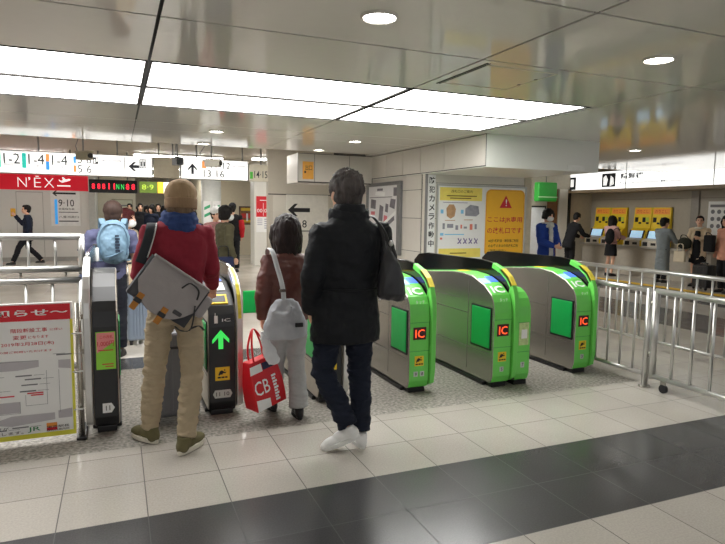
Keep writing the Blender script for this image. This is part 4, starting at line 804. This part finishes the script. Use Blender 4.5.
# --- suitcases
def suitcase(label, loc, rz, w, d, h, col, up=.3):
    t = thing('suitcase', label, 'suitcase', (*loc, 0), rz); m_ = M('case '+str(col), col, .3, var=.03, coat=.3)
    b = new(); bx(b, -w/2, w/2, -d/2, d/2, .05, h); obj('shell', b, m_, t, .035, smooth=False, seg=4)
    b = new(); bx(b, -w/2-.002, w/2+.002, -.008, .008, .045, h+.002); obj('zip_band', b, DKGREY, t, .02)
    for k in range(4):
        x = -w/2+.07+k*(w-.14)/3
        b = new(); bx(b, x-.012, x+.012, -d/2-.005, d/2+.005, .1, h-.06); obj('rib', b, m_, t, .006)
    for x in (-1, 1):
        for y in (-1, 1):
            b = new(); bx(b, x*(w/2-.04)-.02, x*(w/2-.04)+.02, y*(d/2-.04)-.02, y*(d/2-.04)+.02, .035, .06); c = obj('caster', b, BLACK, t, .005)
            b = new(); rod(b, (x*(w/2-.04)-.012, y*(d/2-.04), .025), (x*(w/2-.04)+.012, y*(d/2-.04), .025), .025, 16); obj('wheel', b, RUBBER, c)
    b = new(); rod(b, (-.07,.0,h), (-.07,.0,h+up), .009); rod(b, (.07,0,h), (.07,0,h+up), .009); obj('pull_rods', b, STEEL, t); b = new(); bx(b, -.09, .09, -.015, .015, h+up-.01, h+up+.015); obj('handle', b, BLACK, t, .008)
    b = new(); bx(b, -.06, .06, -d/2-.018, -d/2, h-.12, h-.10); obj('grip', b, BLACK, t, .008)
    return t
suitcase('silver grey suitcase standing in front of the khaki trousers, between the gates', (.355, 4.30), 0, .33, .24, .66, (104,106,112))
suitcase('pale blue suitcase on the far side of the gates, black straps over its handle', (.17, 7.02), .2, .24, .34, .60, (126,138,154))

# --- man in the black coat
P = human((1.345, 3.42), 0, 1.77, 'person in a long black coat, dark jeans and white sneakers, walking away mid-stride',
  dict(hd=(-.025,.02,1.615), nk=(-.02,-.02,1.47), pel=(-.02,0,.95), shL=(-.19,-.02,1.365), shR=(.195,-.02,1.37), elL=(-.265,-.06,1.10), wrL=(-.235,.04,.88), elR=(.275,-.02,1.10), wrR=(.23,.20,1.0),
       hipL=(-.115,0,.89), hipR=(.07,0,.89), knL=(-.165,.03,.49), anL=(-.03,-.10,.155), knR=(.085,.02,.49), anR=(.075,-.03,.085)), vox=.009, hs=1.14)
BC = cloth('black nylon', (24,26,30), .6, 7, bdist=.03, rough=.62, var=.12)
top(P, 'coat', BC, [(.685,.228,.15,0), (.75,.232,.15,0), (.93,.212,.14,0), (1.02,.198,.135,0), (1.2,.205,.14,-.01), (1.33,.205,.13,-.02), (1.40,.18,.11,-.02), (1.45,.10,.085,-.01)], (.088,.074,.064,.056), fold=.007, collar=[(1.41,.145,.115,-.02), (1.47,.112,.098,-.02), (1.53,.096,.09,-.015)], it=3)
b = new(); tube(b, [V((-.02+.118*math.cos(a*PI/16), -.03+.104*math.sin(a*PI/16), 1.46+.012*math.cos(a*PI/8))) for a in range(32)], (.055, .012), 10, (0,0,1), closed_ring=True)
remesh('collar', b, BC, P.root, .008, 2, ((20,20,20), .004))
b = new(); tube(b, [spine(P, 1.03)+V((.218*math.cos(a*PI/16), .150*math.sin(a*PI/16), 0)) for a in range(32)], (.006, .004), 8, (0,0,1), closed_ring=True); obj('waist_seam', b, BC, P.root, smooth=True)
bottoms(P, 'jeans', cloth('dark denim', (32,37,50), .7, 11, bdist=.03, bstretch=(1,1,2.6), var=.35, scale=7), (.092,.075,.069,.064), 1.0, (.17,.12), .012)
SN = M('white sneaker', (232,232,230), .55, var=.03); shoe(P, 'L', 1.05, SN, M('white sole', (220,220,216), .5), .42, 1.02, .085); shoe(P, 'R', -.1, SN, MATS['white sole'], 0, 1.0)
hair(P, M('grey black hair', (82,76,74), .6, spec=.25, var=.55, scale=40, stretch=(1,1,.12), bump=.9, bdist=.012, bscale=90, bstretch=(1,1,.08)), 'short', fold=.017)
# his shoulder bag
t = thing('shoulder_bag', 'black soft shoulder bag hanging from the right shoulder of the black coat', 'bag', (1.555, 3.25, 0))
b = new(); tube(b, [V((-.005,0,.965)), V((0,0,1.0)), V((.0,0,1.10)), V((-.02,.0,1.20)), V((-.035,.02,1.29)), V((-.04,.03,1.33))], [(.092,.03), (.10,.055), (.086,.06), (.055,.045), (.022,.025), (.010,.016)], 24)
remesh('body', b, M('black leather', (40,40,44), .42, var=.1, bump=.4, bscale=30), t, .009, 3, ((16,16,5), .010))
for dx in (-.02, .02):
    band('strap', smoothpath([(dx-.03,-.005,1.26), (-.04+dx*.5,.03,1.37), (-.075,.08,1.455), (-.085,.15,1.475), (-.07,.24,1.42), (-.03,.28,1.28), (.0,.20,1.1)], 5), .022, .008, BLACK, t)
b = new(); ball(b, (-.015,-.02,1.315), (.014,.014,.018)); obj('clasp', b, CHROME, t, smooth=True)
for x in (-.09, .085): b = new(); rod(b, (x,-.03,.975), (x,-.036,.975), .006, 8); obj('rivet', b, CHROME, t)

# --- woman in the brown jacket
P = human((1.12, 4.07), 0, 1.475, 'person with long dark hair, brown leather jacket and pale grey trousers, at the gate',
  dict(hd=(.0,.02,1.345), nk=(0,-.015,1.215), pel=(.0,0,.78), shL=(-.128,-.01,1.145), shR=(.125,-.01,1.145), elL=(-.185,-.04,.925), wrL=(-.175,.02,.735), elR=(.17,0,.92), wrR=(.14,.16,.85),
       hipL=(-.068,0,.73), hipR=(.075,0,.73), knL=(-.062,.07,.40), anL=(-.07,.16,.08), knR=(.068,.0,.385), anR=(.075,-.05,.07)), vox=.009, hs=1.05)
LJ = M('brown leather', (98,54,46), .42, var=.2, scale=9, bump=.5, bscale=18)
top(P, 'jacket', LJ, [(.865,.205,.135,-.01), (.94,.20,.135,-.01), (1.05,.178,.125,0), (1.22,.185,.125,-.01), (1.32,.178,.112,-.02), (1.39,.12,.09,-.01), (1.44,.075,.07,0)], (.086,.07,.062,.055), fold=.010, it=3)
bottoms(P, 'trousers', cloth('pale grey cotton', (178,177,177), .6, 10, bdist=.02, bstretch=(1,1,1.2)), (.090,.074,.078,.086), 1.0, (.155,.115), .009)
SB = M('black shoe leather', (26,26,28), .4); shoe(P, 'L', .1, SB, RUBBER, 0, 1.0); shoe(P, 'R', -.1, SB, RUBBER, 0, 1.0)
hair(P, M('dark brown hair', (40,30,29), .5, spec=.3, var=.4, scale=40, stretch=(1,1,.1), bump=.8, bdist=.01, bscale=90, bstretch=(1,1,.06)), 'bob', .07, .009)
# grey shoulder bag, held tissue bag, red bag
t = thing('shoulder_bag', 'pale grey cloth shoulder bag with dark label, on the back of the brown jacket', 'bag', (1.06, 3.875, 0))
CG = cloth('pale grey cloth', (186,188,194), .4, 30)
b = new(); tube(b, [V((0,0,.625)), V((0,0,.66)), V((-.005,0,.74)), V((-.01,0,.84)), V((-.015,.01,.90))], [(.135,.035), (.15,.06), (.145,.065), (.115,.05), (.07,.03)], 24); tube(b, smoothpath([(-.10,-.03,.83), (-.05,-.06,.80), (.0,-.065,.815), (.03,-.05,.86)], 4), .018, 8)
remesh('body', b, CG, t, .009, 2, ((14,14,9), .012))
b = new(); bx(b, .045, .10, -.078, -.062, .715, .745); obj('label', b, INK, t, .004)
band('strap', smoothpath([(-.02,-.02,.87), (-.03,-.015,.99), (-.055,.03,1.12), (-.075,.085,1.225), (-.085,.17,1.235), (-.06,.27,1.15), (.02,.31,.98), (.05,.28,.8)], 5), .034, .008, M('white strap', (212,214,218), .6), t)
b = new(); bx(b, -.055, -.012, -.03, -.02, .955, .975); obj('buckle', b, STEEL, t)
t = thing('tissue_bag', 'small white plastic bag held in the left hand of the brown jacket wearer', 'bag', (.96, 3.99, 0))
b = new(); tube(b, [V((-.03,.03,.66)), V((-.02,.01,.60)), V((.01,0,.52)), V((.045,0,.44)), V((.05,0,.42))], [(.015,.012), (.03,.016), (.05,.022), (.045,.018), (.02,.01)], 16)
remesh('body', b, M('white plastic', (232,234,238), .25, bump=.4, bscale=30), t, .007, 2, ((20,20,20), .008))
t = thing('shopping_bag', 'red shopping bag with white lettering, hanging from the left hand of the brown jacket wearer', 'bag', (.865, 4.03, 0), R(24))
t.scale = (1.06, 1.0, 1.02)
Rr = MX.Translation((0,0,.66)) @ MX.Rotation(R(-11), 4, 'Y') @ MX.Translation((0,0,-.66))
RD_ = M('red shopping bag', (214,26,38), .35, var=.05, bump=.25, bscale=14)
def tr(b): bmesh.ops.transform(b, matrix=Rr, verts=b.verts); return b
b = new(); bx(b, -.125, .125, -.075, .075, .10, .45); bmesh.ops.subdivide_edges(b, edges=b.edges, cuts=3, use_grid_fill=True)
for v in b.verts: v.co.y *= 1-.45*max(0, (v.co.z-.22)/.23); v.co.x *= 1-.18*max(0, (v.co.z-.3)/.15)
obj('body', tr(b), RD_, t, .008)
b = new(); bx(b, -.125, .0, -.0775, -.07, .375, .42); obj('white_band', tr(b), PAPER, t) if 0 else b.free()
for nm, m_, q in (('white_panel', PAPER, [(-.12,.37), (-.02,.37), (-.02,.425), (-.11,.425)]), ('navy_panel', M('navy print', (28,32,66), .5), [(-.015,.375), (.10,.375), (.095,.425), (-.015,.425)]), ('white_panel', PAPER, [(-.12,.105), (-.01,.105), (-.01,.17), (-.12,.19)])):
    b = new(); poly(b, q, -.079); 
    for v in b.verts: v.co.y *= 1-.45*max(0, (v.co.z-.22)/.23)*.97
    obj(nm, tr(b), m_, t)
b = new(); txt(b, 'CB', -.115, .215, .10, .12, y=-.0785)
for v in b.verts: v.co.y *= 1-.45*max(0, (v.co.z-.22)/.23)*.97
obj('lettering', tr(b), INKW, t)
b = new()
for k in range(9): bx(b, .035, .07-.008*(k % 2), -.0785, -.077, .13+k*.022, .145+k*.022)
for v in b.verts: v.co.y *= 1-.45*max(0, (v.co.z-.22)/.23)*.97
obj('lettering', tr(b), INKW, t)
for y in (-.03, .03): band('handle', [Rr @ V(p) for p in smoothpath([(-.06,y,.44), (-.05,y*.8,.55), (0,0,.665), (.05,y*.8,.55), (.06,y,.44)], 5)], .022, .008, RD_, t, (0,1,0))

# --- man with the backpack beyond the gate
SHL = M('shoe dark', (34,32,32), .5)
def shoes(P, mat=None, k=.97, yl=.15, yr=-.15):
    shoe(P, 'L', yl, mat or SHL, RUBBER, 0, k); shoe(P, 'R', yr, mat or SHL, RUBBER, 0, k)
P = human((-.08, 6.42), 0, 1.60, 'person in a slate blue t-shirt with a backpack, walking away beyond the gates',
  dict(hd=(.055,.03,1.455), nk=(.04,-.01,1.345), shL=(-.135,-.01,1.235), shR=(.20,-.01,1.235), elL=(-.255,.02,.99), wrL=(-.235,.20,.92), elR=(.245,.0,.99), wrR=(.25,.10,.80)), look=(-.2,0), vox=.010, hs=1.02)
top(P, 'shirt', cloth('slate blue cotton', (88,90,118), .3, 26), [(.88,.18,.125,0), (1.0,.175,.12,0), (1.25,.195,.125,-.01), (1.38,.18,.105,-.02), (1.43,.11,.08,-.01), (1.465,.068,.062,0)], (.088,.080,.06,.05), end=.72, fold=.008)
bottoms(P, 'trousers', cloth('black cotton', (34,36,44), .35, 26)); shoes(P); hair(P, hairm('short brown hair', (62,46,40)), 'short', fold=.003)
t = thing('backpack', 'grey blue backpack worn over the slate blue t-shirt', 'bag', (-.03, 6.25, 1.165))
t.scale = (1.12, 1.0, 1.10)
BP = cloth('grey blue nylon', (112,140,160), .4, 22, rough=.6)
b = new(); ball(b, (0,.0,.02), (.135,.085,.19)); ball(b, (0,.0,-.08), (.130,.088,.11)); ball(b, (0,-.04,-.03), (.10,.07,.14)); ball(b, (0,.01,.12), (.105,.07,.09))
remesh('body', b, BP, t, .008, 3, ((14,14,14), .008))
b = new(); tube(b, smoothpath([(-.105,-.055,-.10), (-.115,-.05,.05), (-.06,-.055,.16), (.06,-.055,.16), (.115,-.05,.05), (.105,-.055,-.10)], 5), .006, 6); obj('zip', b, M('zip blue', (96,124,146), .5), t, smooth=True)
b = new(); tube(b, smoothpath([(-.07,-.10,-.12), (0,-.115,-.10), (.08,-.10,-.06)], 5), .006, 6); obj('pocket_seam', b, MATS['zip blue'], t, smooth=True)
b = new()
for k in range(6): bx(b, .012, .05-.006*(k % 2), -.116, -.10, -.07+k*.026, -.052+k*.026)
obj('lettering', b, M('bag mark', (44,58,76), .5), t)
for sg in (-1, 1): band('strap', smoothpath([(.08*sg,.04,.17), (.095*sg,.10,.215), (.10*sg,.22,.17), (.105*sg,.27,.02), (.12*sg,.2,-.14), (.11*sg,.06,-.16)], 5), .05, .012, BP, t)
t = thing('water_bottle', 'white bottle in the side pocket of the grey blue backpack', 'bottle', (-.195, 6.16, 1.0))
b = new(); rod(b, (0,0,0), (0,0,.13), .032, 18); obj('body', b, M('white bottle', (232,234,232), .3), t, .006); b = new(); rod(b, (0,0,.13), (0,0,.165), .02, 14); obj('cap', b, DKGREY, t, .003)
t = thing('jacket', 'dark blue jacket draped over the bent left arm of the backpack wearer', 'jacket', (-.27, 6.55, .86))
b = new(); tube(b, [V((-.02,-.08,.05)), V((0,.02,.06)), V((.02,.12,.04))], [.05, .065, .05], 14); ball(b, (-.03,.0,-.04), (.05,.13,.10)); ball(b, (-.06,-.02,-.08), (.04,.08,.07))
remesh('body', b, cloth('dark blue cloth', (66,76,100), .4, 24), t, .010, 3, ((16,16,16), .014))

def simple(loc, rz, h, label, topc, botc, J={}, look=(0,0), hr=('short', HAIRB), coat=.62, long=False, wide=1., legs='trousers', vox=.013, group=None, shoec=None, hs=None, msk=False, leg=None, tname='coat', tilt=0.):
    P = human(loc, rz, h, label, J, look, vox=vox, group=group, leg=leg, hs=hs, tilt=tilt)
    z0 = coat; w = wide
    top(P, tname, topc, [(z0,.20*w,.14*w,0), ((z0+1.02)/2,.19*w,.135*w,0), (1.03,.178*w,.125,0), (1.25,.195*w,.13,-.01), (1.37,.185*w,.11,-.02), (1.43,.12,.085,-.01), (1.48,.07,.07,0)], (.088*w,.074*w,.064,.055), fold=.009, vox=vox)
    if legs == 'trousers': bottoms(P, 'trousers', botc, vox=vox)
    elif legs == 'skirt': skirt(P, 'skirt', botc, [(.60,.20,.15), (.75,.19,.14), (.95,.165,.12), (1.04,.15,.11)])
    shoes(P, shoec); hair(P, hr[1], hr[0], *(hr[2:] or ()))
    if msk: mask(P)
    return P
C_ = lambda n, c, **k: cloth(n, c, .3, 20, **k)
BLKC = C_('black wool', (30,30,33)); NAVY = C_('navy wool', (30,36,52)); OLV = C_('olive cotton', (86,82,62)); BEI = C_('beige cotton', (204,184,156))
P = simple((.10, 7.55), R(-125), 1.49, 'person with red brown hair and a white face mask, beige coat, beyond the gates', BEI, C_('sand trousers', (190,160,116)), dict(elL=(-.21,.05,.95)), (.15, 0), ('bob', hairm('red brown hair', (72,26,26)), .0, .006), coat=.72, msk=True, vox=.011)
# walker far left
P = simple((-2.15, 17.6), R(95), 1.56, 'person in a dark suit holding a yellow leaflet to the face, walking left', NAVY, C_('black suit cloth', (30,30,34)), dict(knL=(-.09,.22,.46), anL=(-.09,.36,.10), knR=(.09,.0,.45), anR=(.09,-.30,.12), elR=(.22,.12,1.08), wrR=(.12,.28,1.30)), coat=.72, vox=.014, shoec=SHL)
t = thing('leaflet', 'yellow leaflet held up by the walking dark suit', 'leaflet', (-2.48, 17.72, 1.36), R(60)); b = new(); bx(b, -.09, .09, -.006, .006, -.09, .12); obj('sheet', b, C_('yellow sheet', (214,164,60)), t, .004)
# behind the gates, middle
P = simple((1.50, 8.9), R(-75), 1.56, 'person in an olive coat with black hair and white mask, beyond the arrow gate', OLV, C_('sand trousers', (190,160,116)), dict(elL=(-.2,.0,1.0), wrL=(-.19,.12,.80)), (-.45, 0), ('bob', HAIRB, .0, .006), coat=.60, msk=True, vox=.013)
t = thing('handbag', 'navy handbag carried low by the olive coat wearer', 'bag', (1.42, 8.62, .55), R(15)); b = new(); bx(b, -.15, .15, -.06, .06, 0, .28); obj('body', b, C_('navy cloth', (44,50,78)), t, .03, seg=3); band('handle', smoothpath([(-.08,0,.28), (-.07,0,.42), (.07,0,.42), (.08,0,.28)], 5), .02, .01, BLACK, t)
P = simple((1.62, 10.6), R(-160), 1.53, 'person in a white woollen hat and rose coat, behind the olive coat', C_('rose wool', (186,138,136)), BLKC, {}, (0,0), ('short', HAIRB), coat=.6, vox=.014)
b = new(); ball(b, (0,-.012,.062), (.098,.110,.095), P.M); ball(b, (0,-.02,.165), (.035,.035,.03), P.M, 2); remesh('hat', b, cloth('white wool', (226,226,224), .6, 60), P.root, .011, 3, ((30,30,30), .004))
P = simple((2.62, 14.5), R(-10), 1.66, 'person in a black beanie and black vest with red sleeves, walking away', BLKC, BLKC, {}, coat=.8, vox=.014)
b = new(); ball(b, (0,-.012,.058), (.096,.108,.100), P.M); remesh('beanie', b, BLKC, P.root, .012, 3)
for L in 'LR':
    b = new(); tube(b, [P.J['sh'+L].lerp(P.J['el'+L], .25), P.J['el'+L], P.J['wr'+L]], [.085, .075, .06], 14); remesh('sleeve', b, C_('red sleeve', (190,40,46)), P.root, .013, 2, None)
P = simple((1.28, 11.2), R(20), 1.50, 'dark dressed person with black hair, between the cap and the olive coat', BLKC, BLKC, {}, coat=.7, vox=.014)
# distant crowd: two figures, then copies
A1 = simple((.72, 20.2), R(180), 1.68, 'dark dressed person in the distant corridor crowd', BLKC, BLKC, {}, coat=.65, vox=.018, group='crowd in the distant corridor')
A2 = simple((1.02, 19.6), R(150), 1.62, 'dark dressed person in the distant corridor crowd', NAVY, BLKC, {}, coat=.6, vox=.018, group='crowd in the distant corridor', hr=('bob', HAIRB, .02, .006))
for k, (x, y, a) in enumerate(((.42, 21, 170), (.95, 21.2, 200), (1.28, 20.4, 175), (1.5, 21.4, 10), (1.2, 22.3, 180), (.62, 22.6, 190), (1.75, 20.6, 160), (1.95, 22, 185), (.85, 23.6, 180), (1.45, 23.4, 5), (2.1, 23.5, 170))):
    dup((A1.root, A2.root)[k % 2], (x, y, 0), R(a), 'dark dressed person in the distant corridor crowd')
# --- ticket hall people (wall faces -X, so users face +X)
E_ = -PI/2
P = simple((7.2, 8.55), R(-172), 1.60, 'person in a blue coat, white scarf and face mask, standing before the white panel', C_('blue coat', (44,72,158)), C_('dark trousers', (36,38,44)), dict(elL=(-.22,.04,1.03), wrL=(-.05,.24,.97), elR=(.22,.06,1.03), wrR=(.08,.27,.95)), (.0, -.1), ('bob', HAIRB, -.03, .008), coat=.55, msk=True, vox=.011, wide=1.08)
b = new()
for z, r in ((1.30, .115), (1.34, .10)): tube(b, [V((r*math.cos(a*PI/12), -.005+r*.9*math.sin(a*PI/12), z)) for a in range(24)], (.03, .026), 10, (0,0,1), closed_ring=True)
tube(b, [V((.03,.115,1.30)), V((.035,.135,1.1)), V((.04,.155,.85)), V((.04,.16,.70))], [(.05,.025), (.055,.02), (.055,.018), (.055,.012)], 14)
remesh('scarf', b, cloth('white scarf', (206,208,204), .6, 40, var=.2), P.root, .010, 3, ((18,18,18), .006))
P = simple((11.0, 12.15), E_, 1.55, 'person in a black jacket stooping to the farthest ticket machine', BLKC, BLKC, dict(nk=(.0,.14,1.30), hd=(.0,.21,1.445), shL=(-.16,.11,1.23), shR=(.16,.11,1.23), elL=(-.2,.25,1.0), wrL=(-.15,.46,.93), elR=(.2,.27,1.0), wrR=(.16,.50,.95), pel=(0,-.03,.84)), (0,-.3), ('short', HAIRB), coat=.72, vox=.013, tname='jacket')
P = simple((11.38, 11.12), E_, 1.48, 'person in a pink top and short black skirt at a ticket machine', C_('pink knit', (206,162,158)), BLKC, dict(elL=(-.2,.08,.98), wrL=(-.14,.32,.95), elR=(.2,.06,.98), wrR=(.12,.3,.95)), (0,0), ('bob', HAIRB, .12, .006), coat=.95, legs='skirt', vox=.012, tname='top')
t = thing('backpack', 'black backpack on the back of the pink top', 'bag', (11.22, 10.98, 1.0), E_); b = new(); ball(b, (0,-.03,.0), (.13,.08,.19)); ball(b, (0,-.05,-.08), (.12,.08,.12)); remesh('body', b, C_('black nylon bag', (26,26,28)), t, .011, 3, ((14,14,14), .008)); band('strap', smoothpath([(.08,.0,.15), (.09,.10,.20), (.09,.2,.1), (.1,.18,-.1), (.1,0,-.15)], 4), .04, .01, BLACK, t)
P = simple((11.45, 9.66), E_, 1.45, 'person in a long grey coat using the ticket machine nearest the beige coat', C_('grey long wool', (128,136,140)), BLKC, dict(elL=(-.2,.08,.95), wrL=(-.12,.32,.95), elR=(.22,.1,.95), wrR=(.16,.34,.92)), (-.25,-.15), ('short', HAIRB), coat=.32, vox=.012, wide=1.05)
P = simple((11.55, 8.86), R(105), 1.51, 'person in an open beige coat over a black dress, hair tied back', BEI, BLKC, dict(elL=(-.2,.06,.98), wrL=(-.1,.22,1.05), elR=(.21,0,.95), wrR=(.2,.12,.78)), (.35,.12), ('bun', HAIRB, .0, .004), coat=.62, legs='skirt', vox=.012)
b = new(); tube(b, [V((0,.06,.50)), V((0,.085,.75)), V((0,.085,1.05)), V((0,.06,1.2))], [(.10,.06), (.09,.055), (.075,.05), (.05,.05)], 18); remesh('dress', b, BLKC, P.root, .011, 2, ((14,14,4), .004))
b = new(); tube(b, [V((.08*math.cos(a*PI/12), .01+.085*math.sin(a*PI/12), 1.26)) for a in range(24)], (.03, .02), 10, (0,0,1), closed_ring=True); remesh('scarf', b, cloth('checked scarf', (214,200,186), .5, 40, var=.4, scale=60), P.root, .010, 2, ((30,30,30), .004))
t = thing('handbag', 'dark green shoulder bag on the beige coat wearer', 'bag', (11.34, 9.03, .82), R(105)); b = new(); ball(b, (0,0,.12), (.15,.06,.12)); ball(b, (0,0,.05), (.14,.06,.07)); remesh('body', b, C_('dark green leather', (44,46,38)), t, .011, 3, ((14,14,14), .006)); band('strap', smoothpath([(-.1,0,.18), (-.03,.04,.28), (.05,.06,.28), (.1,0,.18)], 5), .02, .01, BLACK, t)
t = thing('tote_bag', 'cream tote bag hanging beside the beige coat', 'bag', (11.25, 9.06, .52), R(105)); b = new(); bx(b, -.12, .12, -.04, .04, 0, .24); obj('body', b, C_('cream cloth', (226,214,190)), t, .02, seg=3); band('handle', smoothpath([(-.06,0,.24), (-.05,0,.38), (.05,0,.38), (.06,0,.24)], 4), .02, .008, MATS['cream cloth'], t)
P = simple((11.12, 7.93), R(80), 1.53, 'person in a salmon jacket with long black hair at the picture edge', C_('salmon jacket', (214,154,130)), BLKC, {}, (0,0), ('bob', HAIRB, .14, .006), coat=.75, vox=.013, tname='jacket')
t = thing('shoulder_bag', 'black shoulder bag beside the salmon jacket', 'bag', (11.0, 8.2, .8), R(80)); b = new(); bx(b, -.12, .12, -.05, .05, 0, .34); obj('body', b, C_('black bag', (28,28,30)), t, .03, seg=3); band('strap', smoothpath([(-.1,0,.3), (-.04,.05,.38), (.04,.05,.38), (.1,0,.3)], 4), .025, .01, BLACK, t)
t = suitcase('black suitcase standing between the beige coat and the salmon jacket', (11.2, 8.42), R(80), .40, .26, .52, (34,34,38), .03)
